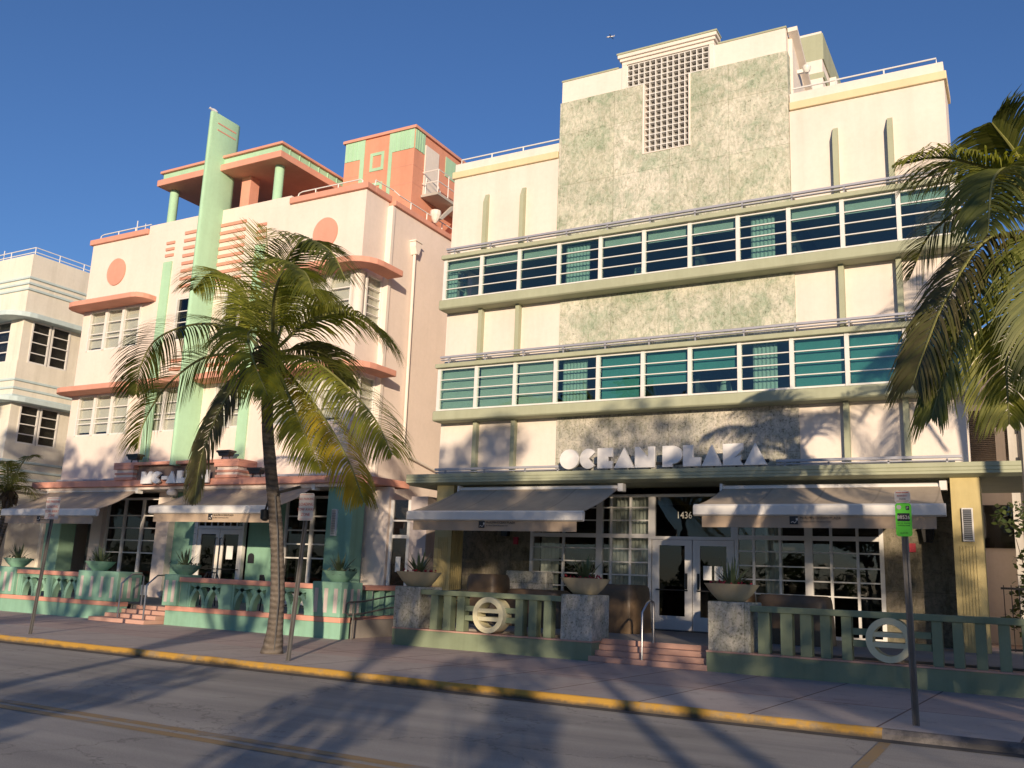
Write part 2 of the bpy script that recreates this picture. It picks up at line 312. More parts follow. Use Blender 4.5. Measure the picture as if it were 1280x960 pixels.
# ------------------------------------------------------------------ mesh helpers
class G:
    def __init__(s): s.v = []; s.f = []; s.m = []
    def quad(s, a, b, c, d, m=0):
        i = len(s.v); s.v += [a, b, c, d]; s.f.append((i, i+1, i+2, i+3)); s.m.append(m)
    def box(s, x0, x1, y0, y1, z0, z1, m=0):
        if x0 > x1: x0, x1 = x1, x0
        if y0 > y1: y0, y1 = y1, y0
        if z0 > z1: z0, z1 = z1, z0
        i = len(s.v)
        s.v += [(x0, y0, z0), (x1, y0, z0), (x1, y1, z0), (x0, y1, z0), (x0, y0, z1), (x1, y0, z1), (x1, y1, z1), (x0, y1, z1)]
        for f in ((0, 3, 2, 1), (4, 5, 6, 7), (0, 1, 5, 4), (1, 2, 6, 5), (2, 3, 7, 6), (3, 0, 4, 7)):
            s.f.append(tuple(i+k for k in f)); s.m.append(m)
        return s
    def prism(s, poly, axis, a, b, m=0):
        """poly: 2D points CCW seen from the +axis end; axis 'x' (y,z), 'y' (x,z), 'z' (x,y)"""
        def P(q, t):
            return {'x': (t, q[0], q[1]), 'y': (q[0], t, q[1]), 'z': (q[0], q[1], t)}[axis]
        i = len(s.v); n = len(poly)
        s.v += [P(q, a) for q in poly] + [P(q, b) for q in poly]
        s.f.append(tuple(range(i+n-1, i-1, -1))); s.m.append(m)
        s.f.append(tuple(range(i+n, i+2*n))); s.m.append(m)
        for k in range(n):
            j = (k+1) % n
            s.f.append((i+k, i+j, i+n+j, i+n+k)); s.m.append(m)
        return s
    def tube(s, pts, r, n=8, m=0, cap=True):
        pts = [Vector(q) for q in pts]; rs = r if isinstance(r, (list, tuple)) else [r]*len(pts)
        i0 = len(s.v); prev = None
        for k, q in enumerate(pts):
            d = (pts[min(k+1, len(pts)-1)]-pts[max(k-1, 0)]).normalized()
            if prev is None:
                ref = Vector((0, 0, 1)) if abs(d.z) < .9 else Vector((1, 0, 0))
                u = d.cross(ref).normalized()
            else:
                u = (prev - d*prev.dot(d)).normalized()
            prev = u; w = d.cross(u)
            for j in range(n):
                a = 2*math.pi*j/n
                s.v.append(tuple(q + (u*math.cos(a)+w*math.sin(a))*rs[k]))
        for k in range(len(pts)-1):
            for j in range(n):
                a = i0+k*n+j; b_ = i0+k*n+(j+1) % n
                s.f.append((a, b_, b_+n, a+n)); s.m.append(m)
        if cap:
            s.f.append(tuple(i0+j for j in range(n-1, -1, -1))); s.m.append(m)
            e = i0+(len(pts)-1)*n; s.f.append(tuple(e+j for j in range(n))); s.m.append(m)
        return s
    def lathe(s, prof, c=(0, 0, 0), n=24, m=0):
        i0 = len(s.v)
        for (rr, z) in prof:
            for j in range(n):
                a = 2*math.pi*j/n
                s.v.append((c[0]+rr*math.cos(a), c[1]+rr*math.sin(a), c[2]+z))
        for k in range(len(prof)-1):
            for j in range(n):
                a = i0+k*n+j; b_ = i0+k*n+(j+1) % n
                s.f.append((a, b_, b_+n, a+n)); s.m.append(m)
        s.f.append(tuple(i0+j for j in range(n-1, -1, -1))); s.m.append(m)
        e = i0+(len(prof)-1)*n; s.f.append(tuple(e+j for j in range(n))); s.m.append(m)
        return s
    def wall(s, x0, x1, z0, z1, holes, y0, y1, m=0):
        """slab in the xz plane with rectangular holes (hx0,hx1,hz0,hz1)"""
        xs = sorted({x0, x1, *[h[k] for h in holes for k in (0, 1) if x0 < h[k] < x1]})
        zs = sorted({z0, z1, *[h[k] for h in holes for k in (2, 3) if z0 < h[k] < z1]})
        def solid(i, j):
            if i < 0 or j < 0 or i >= len(xs)-1 or j >= len(zs)-1: return False
            cx = (xs[i]+xs[i+1])/2; cz = (zs[j]+zs[j+1])/2
            return not any(h[0] < cx < h[1] and h[2] < cz < h[3] for h in holes)
        for i in range(len(xs)-1):
            for j in range(len(zs)-1):
                if not solid(i, j): continue
                a, b_, c, d = xs[i], xs[i+1], zs[j], zs[j+1]
                s.quad((a, y0, c), (b_, y0, c), (b_, y0, d), (a, y0, d), m)
                s.quad((b_, y1, c), (a, y1, c), (a, y1, d), (b_, y1, d), m)
                if not solid(i-1, j): s.quad((a, y1, c), (a, y0, c), (a, y0, d), (a, y1, d), m)
                if not solid(i+1, j): s.quad((b_, y0, c), (b_, y1, c), (b_, y1, d), (b_, y0, d), m)
                if not solid(i, j-1): s.quad((a, y1, c), (b_, y1, c), (b_, y0, c), (a, y0, c), m)
                if not solid(i, j+1): s.quad((a, y0, d), (b_, y0, d), (b_, y1, d), (a, y1, d), m)
        return s
    def mesh(s, name, mats, smooth=False, org=(0, 0, 0)):
        me = bpy.data.meshes.new(name)
        o = Vector(org)
        me.from_pydata([tuple(Vector(v)-o) for v in s.v], [], s.f)
        if not isinstance(mats, (list, tuple)): mats = [mats]
        for q in mats: me.materials.append(M[q] if isinstance(q, str) else q)
        me.polygons.foreach_set('material_index', s.m)
        if smooth: me.polygons.foreach_set('use_smooth', [True]*len(s.f))
        me.update(); return me
    def obj(s, name, mats, parent=None, smooth=False, bev=0):
        """build in world coordinates; parents here carry location only"""
        org = Vector((0, 0, 0)); q = parent
        while q is not None: org += q.location; q = q.parent
        ob = bpy.data.objects.new(name, s.mesh(name, mats, smooth, org if parent else (0, 0, 0)))
        COL.objects.link(ob)
        if parent: ob.parent = parent
        if bev:
            b = ob.modifiers.new('bevel', 'BEVEL'); b.width = bev; b.segments = 2; b.limit_method = 'ANGLE'
        if smooth:
            ob.data.set_sharp_from_angle(angle=R(38))
        return ob
def thing(name, label, cat, loc=(0, 0, 0), group=None):
    o = bpy.data.objects.new(name, None); COL.objects.link(o); o.location = loc; o.empty_display_size = .3
    o['label'] = label; o['category'] = cat
    if group: o['group'] = group
    return o
def tag(o, label, cat, group=None):
    o['label'] = label; o['category'] = cat
    if group: o['group'] = group
    return o
def struct(o): o['kind'] = 'structure'; return o
def dup(root, loc, label=None, group=None):
    def cp(o, par):
        c = o.copy(); COL.objects.link(c)
        if par: c.parent = par
        for ch in list(o.children): cp(ch, c)
        return c
    n = cp(root, None); n.location = loc
    if label: n['label'] = label
    if group: n['group'] = group
    return n
def child(name, mesh, parent, loc=(0, 0, 0), rot=None):
    o = bpy.data.objects.new(name, mesh); COL.objects.link(o); o.parent = parent; o.location = loc
    if rot: o.rotation_euler = rot
    return o
def text(name, s, size, mat, parent, loc, ext=.002, rot=(R(90), 0, 0), align='LEFT', sx=1):
    cu = bpy.data.curves.new(name, 'FONT'); cu.body = s; cu.size = size; cu.extrude = ext; cu.align_x = align; cu.resolution_u = 3
    t = bpy.data.objects.new(name, cu); COL.objects.link(t)
    me = bpy.data.meshes.new_from_object(t.evaluated_get(bpy.context.evaluated_depsgraph_get()))
    bpy.data.objects.remove(t)
    me.name = name; me.materials.clear(); me.materials.append(M[mat])
    o = bpy.data.objects.new(name, me); COL.objects.link(o); o.rotation_euler = rot; o.scale = (sx, 1, 1)
    org = Vector((0, 0, 0)); q = parent
    while q is not None: org += q.location; q = q.parent
    o.parent = parent; o.location = Vector(loc)-org
    return o
def arc(cx, cz, rr, a0, a1, n):
    return [(cx+rr*math.cos(R(a0+(a1-a0)*k/n)), cz+rr*math.sin(R(a0+(a1-a0)*k/n))) for k in range(n+1)]

# ------------------------------------------------------------------ ground, road, pavement
g = G(); g.quad((-1500, -1500, -.03), (1500, -1500, -.03), (1500, 1500, -.03), (-1500, 1500, -.03)); struct(g.obj('ground', 'lawn'))
g = G(); g.quad((-160, -20.6, .035), (160, -20.6, .035), (160, -10.3, .035), (-160, -10.3, .035)); struct(g.obj('road', 'road'))
g = G(); g.box(-160, 160, -10.33, 40, -.02, .15); struct(g.obj('sidewalk', 'walk'))
def kerb(x0, x1, mat, ya=-10.42, yb=-10.335):
    gg = G(); n = max(2, int((x1-x0)/.6)); rnd = random.Random(int(x0*10)+7)
    xs = [x0+(x1-x0)*k/n for k in range(n+1)]
    prof = [(ya, -.03), (ya, .10), (ya+.035, .143), (ya+.055, .154), (yb, .154), (yb, -.03)]
    for xx in xs:
        j = rnd.uniform(-.006, .006)
        gg.v += [(xx, q[0]+j, q[1]+(j if 0 < i < 5 else 0)) for i, q in enumerate(prof)]
    L = len(prof)
    for k in range(n):
        for i in range(L):
            a = k*L+i; b_ = k*L+(i+1) % L
            gg.f.append((a, a+L, b_+L, b_)); gg.m.append(0)
    for e in (0, n*L):
        gg.f.append(tuple(e+i for i in (range(L) if e == 0 else range(L-1, -1, -1)))); gg.m.append(0)
    return struct(gg.obj('kerb', mat))
kerb(-120, -1.62, 'kerb_yellow'); kerb(-1.62, 60, 'kerb_plain')
g = G(); g.quad((-120, -10.66, .039), (60, -10.66, .039), (60, -10.42, .039), (-120, -10.42, .039)); struct(g.obj('gutter', 'gutter'))
for yy in (-15.30, -15.56):
    g = G(); g.quad((-120, yy-.075, .040), (60, yy-.075, .040), (60, yy+.075, .040), (-120, yy+.075, .040)); struct(g.obj('road_marking', 'line_yellow'))
g = G(); g.quad((-1.62, -13.0, .041), (-1.49, -13.0, .041), (-1.49, -10.7, .041), (-1.62, -10.7, .041)); struct(g.obj('road_marking', 'line_yellow'))
kerb(-120, 60, 'kerb_plain', -20.76, -20.6)
g = G(); g.box(-160, 160, -26.5, -20.76, -.02, .146); struct(g.obj('sidewalk', 'walk'))

# ------------------------------------------------------------------ cream hotel (right)
hotel = thing('cream_hotel', 'cream four storey hotel with green stone panels, teal ribbon windows and a glass block screen', 'hotel', (-7.9, 0, .15))
XL, XR = -14.95, -1.0
g = G()
g.wall(XL, XR, 11.02, 13.86, [(-11.32, -4.66, 11.02, 13.86)], 0, .3)          # upper wall beside the stone
g.wall(XL, XR, 7.7, 9.62, [], 0, .3)                                          # spandrels
g.wall(XL, XR, 4.3, 6.34, [], 0, .3)
for x0, x1 in ((XL, XL+.3), (XR-.3, XR)):
    for z0, z1 in ((11.02, 13.86), (7.7, 9.62), (.15, 6.34)): g.box(x0, x1, .302, 1.3, z0, z1) if z0 > 1 else g.box(x0, x1, .95, 1.3, z0, z1)
    if x0 > -5: g.box(x0-.6, x1-.6, 1.3, 16, .15, 13.86)
    else: g.box(x0, x1, 1.3, 16, .15, 13.86)
g.box(XL+.3, XR-.3, 15.7, 16, .15, 13.86)
g.box(-11.3, -4.68, .06, .3, 11.02, 13.4)
g.box(-4.98, -4.68, .302, 4, 14.0, 16.2); g.box(-11.25, -10.95, .302, 4, 14.0, 16.2); g.box(-10.95, -4.98, 3.7, 4, 14.0, 16.2)
g.obj('wall', 'cream', hotel)
# parapet with gold moulding
g = G(); g.box(XL-.06, -11.33, -.07, .34, 13.862, 14.08); g.obj('moulding', 'gold', hotel, bev=.02); g = G(); g.box(-4.65, XR+.06, -.07, .34, 13.862, 14.08); g.box(XR-.3, XR+.06, .341, 1.3, 13.862, 14.08)
g.obj('moulding', 'gold', hotel, bev=.02)
g = G(); g.box(XL, -11.33, 0, .3, 14.081, 14.36); g.box(XL, XL+.3, .301, 16, 13.862, 14.36); g.obj('parapet', 'ivory', hotel, bev=.015); g = G(); g.box(-4.65, XR, 0, .3, 14.081, 14.36); g.box(XR-.3, XR, .301, 1.3, 14.081, 14.36);
g.obj('parapet', 'ivory', hotel, bev=.015)
g = G(); g.box(XL+.31, XR-.61, .31, 15.69, 13.75, 13.86); g.obj('roof', 'roofgrey', hotel)
# stone panels
T = [(-9.22, -6.78, 15.61, 16.36), (-8.66, -7.34, 13.47, 15.62)]
g = G(); g.wall(-11.3, -4.67, 11.19, 15.6, [(-8.70, -7.30, 13.44, 15.6)], -.04, .3); g.obj('stone_panel', 'stone', hotel)
g = G(); g.wall(-11.12, -4.62, 7.85, 9.47, [], -.035, -.001); g.obj('stone_panel', 'stone', hotel)
g = G(); g.wall(-11.12, -4.60, 4.31, 6.12, [], -.035, -.001); g.obj('stone_panel', 'stone2', hotel)
# top of the stone screen
g = G(); g.wall(-11.27, -4.70, 15.602, 16.3, [(-9.26, -6.74, 15.602, 16.3)], 0, .3)
g.box(-9.36, -6.64, -.02, .3, 16.36, 16.46); g.box(-9.36, -9.21, -.02, .3, 15.602, 16.36); g.box(-6.78, -6.64, -.02, .3, 15.602, 16.36)
g.box(-9.41, -6.59, -.07, .3, 16.461, 16.55); g.box(-9.46, -6.54, -.12, .3, 16.551, 16.66)
g.box(-8.70, -8.645, -.06, .28, 13.44, 15.60); g.box(-7.36, -7.30, -.06, .28, 13.44, 15.60); g.box(-8.645, -7.36, -.06, .28, 13.44, 13.48)
g.obj('screen_surround', 'ivory', hotel, bev=.012)
g = G()
g.box(-9.48, -6.52, -.14, .32, 16.661, 16.71); g.box(-11.29, -9.47, -.02, .32, 16.301, 16.35); g.box(-6.53, -4.68, -.02, .32, 16.301, 16.35)
g.obj('coping', 'sage', hotel)
g = G(); g.prism([(.302, 14.2), (2.4, 14.2), (2.4, 15.25), (.302, 16.18)], 'x', -4.68, -4.60)
g.prism([(.1, 16.22), (2.5, 15.16), (2.5, 15.28), (.1, 16.34)], 'x', -4.67, -4.42); g.obj('raking_parapet', 'ivory', hotel)
# glass block screen: a grid of thin ribs with deep cells behind
g = G(); s = .171
def grid(x0, x1, z0, z1, nx, nz, top=1):
    for k in range(nx+1):
        xx = x0+(x1-x0)*k/nx; g.box(xx-.013, xx+.013, .02, .16, z0, z1)
    for k in range(nz+top):
        zz = z0+(z1-z0)*k/nz; g.box(x0, x1, .025, .155, zz-.013, zz+.013)
grid(-9.2, -6.8, 15.66, 16.34, 14, 4); grid(-9.2+2.4/14*3, -9.2+2.4/14*11, 13.5, 15.646, 8, 12, 0)
g.obj('glass_block_screen', 'white', hotel)
g = G(); g.wall(-9.2, -6.8, 13.5, 16.34, [(-9.2, -8.69, 13.5, 15.64), (-7.31, -6.8, 13.5, 15.64)], .17, .2); g.obj('screen_backing', 'screengrey', hotel)
# fins
def fin(xc, z0, z1, taper=False):
    gg = G(); d = .17
    if taper: gg.prism([(0, z0), (0, z1), (-.05, z1+.0), (-d, z1-.28), (-d, z0)][::-1], 'x', xc-.062, xc+.062)
    else: gg.box(xc-.062, xc+.062, -d, 0, z0, z1)
    gg.obj('fin', 'sage', hotel)
for xc in (-13.7, -12.43, -3.53, -2.25): fin(xc, 11.19, 13.12, True)
for xc in (-13.68, -12.43, -3.5, -2.2): fin(xc, 7.85, 9.47); fin(xc, 4.56, 6.12)
# ribbon windows
BX0, PW, NB = -14.9, 1.2727, 11
def frame_mesh(wide, name):
    gg = G()
    gg.box(0, .10, -.06, .04, 0, 1.27); gg.box(wide-.0, wide+.0, 0, 0, 0, 0) if False else None
    gg.box(.10, wide, -.04, .04, 0, .05); gg.box(.10, wide, -.04, .04, 1.22, 1.27)
    for k in (1, 2, 3): gg.box(.10, wide, -.035, .03, .05+1.17*k/4-.013, .05+1.17*k/4+.013)
    return gg.mesh(name, 'white')
FM = frame_mesh(PW, 'window')
pg = G(); pg.box(.10, PW, -.006, .006, .05, 1.22); PM = pg.mesh('pane', 'teal_glass')
EM = G(); EM.box(0, .10, -.06, .04, 0, 1.27); EM = EM.mesh('end_post', 'white')
SFM = frame_mesh(1.25, 'window'); pg = G(); pg.box(.10, 1.25, -.006, .006, .05, 1.22); SPM = pg.mesh('pane', 'teal_glass')
rnd = random.Random(3)
for zb in (9.78, 6.40):
    for k in range(NB):
        w = child('window', FM, hotel, (BX0+PW*k+7.9, -.34, zb-.15)); q = child('pane', PM, w)
        q.rotation_euler = (R(rnd.uniform(-.25, .25)), 0, R(rnd.uniform(-.25, .25)))
    child('end_post', EM, hotel, (BX0+PW*NB-.1+7.9+.0, -.339, zb-.15))
    w = child('window', SFM, hotel, (XR+.13+7.9, -.27, zb-.15), (0, 0, R(90))); child('pane', SPM, w)
    w = child('window', SFM, hotel, (XL+.03+7.9, .97, zb-.15), (0, 0, R(-90))); child('pane', SPM, w)
    e = G(); top = zb+1.27
    e.box(XL-.0, -.78, -.50, 1.15, top+.002, top+.13); e.obj('eyebrow', 'sage', hotel, bev=.02)
    e = G(); e.prism([(-.49, zb-.04), (-.49, zb-.27), (-.44, zb-.31), (1.2, zb-.31), (1.2, zb-.002), (-.44, zb-.002)][::-1], 'x', XL-.0, -.72); e.obj('sill', 'sage', hotel, bev=.015)
    # thin light trough above the eyebrow
    e = G(); zr = top+.32; e.box(XL+.1, -1.2, -.40, -.32, zr, zr+.055); e.box(XL+.1, -1.2, -.36, -.28, zr-.06, zr-.035)
    for k in range(12): e.box(XL+.35+1.25*k, XL+.40+1.25*k, -.38, -.001, zr-.05, zr-.0)
    for k in range(12): e.box(XL+.35+1.25*k, XL+.38+1.25*k, -.34, -.31, top+.146, zr-.06)
    e.obj('light_trough', 'fixture', hotel)
    # rooms behind the glass
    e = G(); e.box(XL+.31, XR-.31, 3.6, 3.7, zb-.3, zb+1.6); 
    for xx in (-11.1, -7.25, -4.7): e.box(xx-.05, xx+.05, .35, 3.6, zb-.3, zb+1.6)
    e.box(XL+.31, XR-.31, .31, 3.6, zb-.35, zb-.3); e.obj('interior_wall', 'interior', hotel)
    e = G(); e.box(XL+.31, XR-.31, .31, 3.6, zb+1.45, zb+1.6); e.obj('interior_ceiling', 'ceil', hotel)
    # roller blinds and pleated curtains
    for k in range(NB):
        if zb > 9:
            d = .27+.03*rnd.random() if k not in (3, 7) else .0
        else:
            d = {0: 1.2, 1: 1.2, 2: 1.2, 4: 1.2, 5: .85, 6: .55, 8: 1.2, 9: 1.2, 10: 1.2}.get(k, 0)
        if d:
            bb = G(); bb.box(BX0+PW*k+.1, BX0+PW*(k+1)-.02, -.20, -.19, top-.04-d, top-.02); bb.obj('roller_blind', 'whitesat' if k < 3 or zb > 9 else 'blindteal', hotel)
    for k, f0, f1 in ((3, .12, .72), (7, .25, .75), (0, .0, .3)):
        cc = G(); xx = BX0+PW*(k+f0); end = BX0+PW*(k+f1); up_ = True
        n = int((end-xx)/.05); 
        for j in range(n):
            ya, yb = (-.13, -.10) if j % 2 else (-.10, -.13)
            cc.quad((xx+.05*j, ya, zb+.02), (xx+.05*(j+1), yb, zb+.02), (xx+.05*(j+1), yb, top-.03), (xx+.05*j, ya, top-.03))
        cc.obj('curtain', 'curtain', hotel)
for (xx, yy, zz) in ((-9.0, .6, 9.78), (-13.0, 1.2, 9.78), (-5.9, .9, 9.78), (-2.9, 1.0, 9.78), (-8.7, .8, 6.40), (-6.6, .7, 6.40)):
    e = G(); e.lathe([(.17, .28), (.12, .55)], (xx, yy, zz), 16); e.tube([(xx, yy, zz-.3), (xx, yy, zz+.3)], .03, 6); e.obj('table_lamp', 'curtain', hotel, smooth=True)
e = G(); e.box(XL+.3, XR-.3, .302, 15.7, 12.95, 13.2); e.obj('floor_slab', 'interior', hotel)
# canopy
g = G(); prof = [(-.75, 4.27), (-.75, 4.32), (-.735, 4.33), (-.75, 4.34), (-.75, 4.40), (-.735, 4.41), (-.75, 4.42), (-.75, 4.51), (.001, 4.53), (.001, 4.21), (-.55, 4.21)]
g.prism(prof, 'x', -15.55, .02); g.box(XR+.001, .02, .002, 3.0, 4.21, 4.52); g.box(-15.55, XL-.001, .002, 1.2, 4.21, 4.52)
g.box(XL+.3, XR-.3, .002, .95, 4.22, 4.29)
g.obj('canopy', 'sage', hotel)
g = G(); g.box(XL+.1, -10.7, -.36, -.28, 4.66, 4.72); g.box(XL+.1, -10.7, -.34, -.26, 4.60, 4.625); g.obj('light_trough', 'fixture', hotel); g = G(); g.box(-5.1, XR-.1, -.36, -.28, 4.66, 4.72); g.box(-5.1, XR-.1, -.34, -.26, 4.60, 4.625)
for xx in (-14.5, -13.2, -11.9, -10.9, -4.9, -3.9, -2.6, -1.4): g.box(xx-.02, xx+.02, -.34, -.30, 4.53, 4.66)
g.obj('light_trough', 'fixture', hotel)
# columns with fluting and the wall lamp
for x0, x1 in ((-14.62, -14.06), (-1.36, -.79)):
    g = G(); g.box(x0, x1, -.5, .12, .56, 4.21)
    for k in range(6): g.box(x0+.13+.06*k-.012, x0+.13+.06*k+.012, -.515, -.5, .56, 2.75)
    for k in range(5): g.box(x1, x1+.012, -.4+.1*k-.014, -.4+.1*k+.014, .56, 3.9)
    g.obj('column', 'khaki', hotel)
l = G(); l.box(-1.17, -.95, -.56, -.501, 2.84, 3.55); lf = l.obj('wall_lamp', 'white', hotel, bev=.01)
l = G()
for k in range(16): l.box(-1.135, -.985, -.575, -.561, 2.89+.04*k, 2.912+.04*k)
l.obj('lamp_louvre', 'steel', lf)
l = G(); l.box(-1.14, -.98, -.566, -.562, 2.88, 3.52); l.obj('lamp_glass', 'black', lf)
# porch wall, shopfront glazing and doors
YS = .8
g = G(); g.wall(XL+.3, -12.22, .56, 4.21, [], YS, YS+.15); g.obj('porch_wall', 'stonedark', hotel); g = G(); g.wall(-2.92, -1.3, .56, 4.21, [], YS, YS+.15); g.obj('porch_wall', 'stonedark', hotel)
g = G(); g.box(-12.22, -11.2, YS+.0, YS+.14, .56, 1.05); g.obj('stall_riser', 'pale_yellow', hotel); g = G(); g.box(-9.0, -8.75, YS-.02, YS+.12, .56, 1.0); g.obj('stall_riser', 'pale_yellow', hotel)
def storefront(x0, x1, z0, z1, vs, hs, name='shop_window', vthick=.10, glass='clear_glass'):
    f = G(); f.box(x0, x0+.09, YS-.07, YS+.05, z0, z1); f.box(x1-.09, x1, YS-.07, YS+.05, z0, z1)
    f.box(x0+.09, x1-.09, YS-.07, YS+.05, z0, z0+.08); f.box(x0+.09, x1-.09, YS-.07, YS+.05, z1-.07, z1)
    for v in vs: f.box(v-.03, v+.03, YS-.05, YS+.03, z0+.08, z1-.07)
    for h, th in hs: f.box(x0+.09, x1-.09, YS-.06, YS+.035, h-th, h+th)
    o = f.obj(name, 'white', hotel)
    q = G(); q.box(x0+.09, x1-.09, YS-.008, YS-.002, z0+.08, z1-.07); q.obj('pane', glass, o)
    return o
low = [1.57-.33, 1.57, 1.91, 2.24, 2.59]; hi = [3.34, 3.68]
bars = [(2.93, .055)] + [(h, .016) for h in low+hi]
storefront(-12.22, -10.12, .58, 4.03, [-11.2], bars)
storefront(-10.12, -8.62, .58, 4.03, [-9.78, -9.23], bars)
storefront(-8.62, -6.42, 2.85, 4.03, [], [], 'transom_window', glass='dark_glass')
storefront(-6.42, -4.62, .58, 4.03, [-5.95, -5.3], bars)
storefront(-4.62, -2.92, .58, 4.03, [-4.1, -3.5], bars)
for x0, x1, hx in ((-8.60, -7.53, -7.68), (-7.51, -6.44, -7.36)):
    f = G(); f.wall(x0, x1, .58, 2.84, [(x0+.19, x1-.19, .92, 2.70)], YS-.05, YS+.02); d = f.obj('door', 'white', hotel, bev=.006)
    q = G(); q.box(x0+.19, x1-.19, YS-.02, YS-.014, .92, 2.70); q.obj('door_glass', 'dark_glass', d)
    q = G(); q.tube([(x0+.12, YS-.10, 1.57), (x1-.10, YS-.10, 1.57)], .016, 8); q.box(hx-.03, hx+.03, YS-.07, YS-.05, 1.6, 2.0, 0); q.obj('door_handle', 'darkmetal', d)
    if x0 > -8:
        for xx in (x0+.27, x0+.56):
            q = G(); q.box(xx, xx+.22, YS-.028, YS-.024, 1.85, 2.2); q.obj('paper_notice', 'paper', d)
text('house_number', '1436', .25, 'number', hotel, (-7.96, YS-.015, 3.40), sx=.86)
g = G(); g.box(-8.9, -6.2, .2, .7, .571, .585); g.obj('door_mat', 'black', hotel)  # black slab standing in for the shadow at the foot of the doors
# inside the lobby
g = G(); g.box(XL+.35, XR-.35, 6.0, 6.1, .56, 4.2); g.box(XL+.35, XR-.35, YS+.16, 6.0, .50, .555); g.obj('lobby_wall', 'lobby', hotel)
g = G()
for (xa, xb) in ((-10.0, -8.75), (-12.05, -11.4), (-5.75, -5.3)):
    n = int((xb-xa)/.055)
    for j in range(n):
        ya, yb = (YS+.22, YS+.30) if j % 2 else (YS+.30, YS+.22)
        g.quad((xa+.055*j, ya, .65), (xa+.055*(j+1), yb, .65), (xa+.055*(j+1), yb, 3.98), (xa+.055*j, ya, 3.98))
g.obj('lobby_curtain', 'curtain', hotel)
# lantern, fire bell and lights on the porch wall
def lantern(x, z, yy, parent):
    l = G(); l.box(x-.1, x+.1, yy-.03, yy, z-.05, z+.1); l.prism([(x-.13, z+.12), (x-.09, z-.18), (x+.09, z-.18), (x+.13, z+.12)], 'y', yy-.2, yy-.031)
    l.prism([(x-.16, z+.122), (x+.16, z+.122), (x, z+.26)], 'y', yy-.24, yy-.031); l.obj('wall_lantern', 'darkmetal', parent)
lantern(-1.95, 3.05, YS, hotel); lantern(-13.0, 3.05, YS, hotel)
for x in (-2.3, -12.7):
    l = G(); l.box(x-.07, x+.07, YS-.05, YS, 2.65, 2.85); l.obj('fire_alarm', 'red', hotel)
# roof rails
def railing(pts, h, parent, posts, rr=.022, mat='rail', drop=.28):
    gg = G(); gg.tube(pts, rr, 6)
    for q in posts: gg.tube([q, (q[0], q[1], q[2]-drop)], rr*.9, 6)
    return gg.obj('roof_railing', mat, parent)
railing([(-4.6, .12, 14.36), (-4.6, .12, 14.54), (-1.15, .12, 14.54), (-1.15, .12, 14.36)], 0, hotel, [(-3.5, .12, 14.54), (-2.35, .12, 14.54)], drop=.18)
railing([(-14.8, .12, 14.36), (-14.8, .12, 14.54), (-11.35, .12, 14.54)], 0, hotel, [(-13.7, .12, 14.54), (-12.6, .12, 14.54)], drop=.18)
# striped penthouse at the back of the roof
g = G()
for z0, z1, m in ((13.9, 17.15, 0), (17.15, 17.5, 1), (17.5, 17.7, 0), (17.7, 18.14, 1), (18.14, 19.05, 0), (19.05, 19.12, 1)):
    g.box(-9.5, -4.64+(.04 if m == 0 else 0), 5, 10, z0, z1, m)
g.box(-4.6, -4.4, 6.0, 9.9, 13.9, 18.0, 1)
g.obj('penthouse', ['sage', 'ivory'], hotel)
l = G(); l.lathe([(.05, -.12), (.1, -.05), (.12, .05), (.06, .12)], (-4.36, .9, 15.5), 10); l.box(-4.6, -4.44, .86, .94, 15.4, 15.5); l.obj('roof_floodlight', 'white', hotel, smooth=True)

# sign letters in wide deco cut-out lettering: outlines in a unit box [0..1]
def circ(n=28, cx=.5, cz=.5, rx=.5, rz=.5, a0=0, a1=360): return [(cx+rx*math.cos(R(a0+(a1-a0)*k/n)), cz+rz*math.sin(R(a0+(a1-a0)*k/n))) for k in range(n if a1-a0 == 360 else n+1)]
LET = {
 'O': circ(),
 'C': [(.52, .5)] + circ(24, a0=38, a1=318),
 'E': [(0, 0), (1, 0), (1, .36), (.70, .36), (.70, .56), (1, .56), (1, 1), (0, 1)],
 'A': [(0, 0), (1, 0), (.5, 1)],
 'N': [(0, 0), (1, 0), (1, 1), (.66, 1), (.66, .5), (.2, 1), (0, 1)],
 'P': [(0, 0), (.5, 0), (.5, .14)] + circ(14, .5, .57, .5, .43, -90, 90) + [(0, 1)],
 'L': [(0, 0), (1, 0), (1, .42), (.58, .42), (.58, 1), (0, 1)],
 'Z': [(0, 0), (1, 0), (.86, .2), (.92, .48), (.58, .36), (1, .72), (1, 1), (0, 1)],
 'M': [(0, 0), (1, 0), (1, 1), (.74, 1), (.5, .62), (.26, 1), (0, 1)],
 'I': [(0, 0), (1, 0), (1, 1), (0, 1)],
 '-': [(0, .3), (1, .3), (1, .6), (0, .6)],
}
def letter(ch, x0, x1, z0, z1, y0, y1, parent, mat='letter'):
    gg = G(); gg.prism([(x0+q[0]*(x1-x0), z0+q[1]*(z1-z0)) for q in LET[ch]][::-1], 'y', y0, y1)
    return gg.obj('letter', mat, parent, bev=.006)
sign = thing('hotel_sign', 'silver cut-out letters reading OCEAN PLAZA standing on the green canopy edge', 'sign', (-7.9, -.72, 4.53))
for ch, a, b_ in (('O', -10.64, -10.08), ('C', -10.05, -9.53), ('E', -9.53, -9.10), ('A', -9.06, -8.50), ('N', -8.49, -7.94), ('P', -7.63, -7.06), ('L', -7.03, -6.50), ('A', -6.47, -5.85), ('Z', -5.83, -5.25), ('A', -5.22, -4.58)):
    pass
for ch, a, b_ in (('O', -10.64, -10.07), ('C', -10.06, -9.56), ('E', -9.56, -9.12), ('A', -9.10, -8.53), ('N', -8.53, -7.98), ('P', -7.80, -7.26), ('L', -7.27, -6.80), ('A', -6.80, -6.27), ('Z', -6.27, -5.76), ('A', -5.76, -5.20)):
    letter(ch, a, b_-.02, 4.55, 5.08, -.76, -.66, sign)
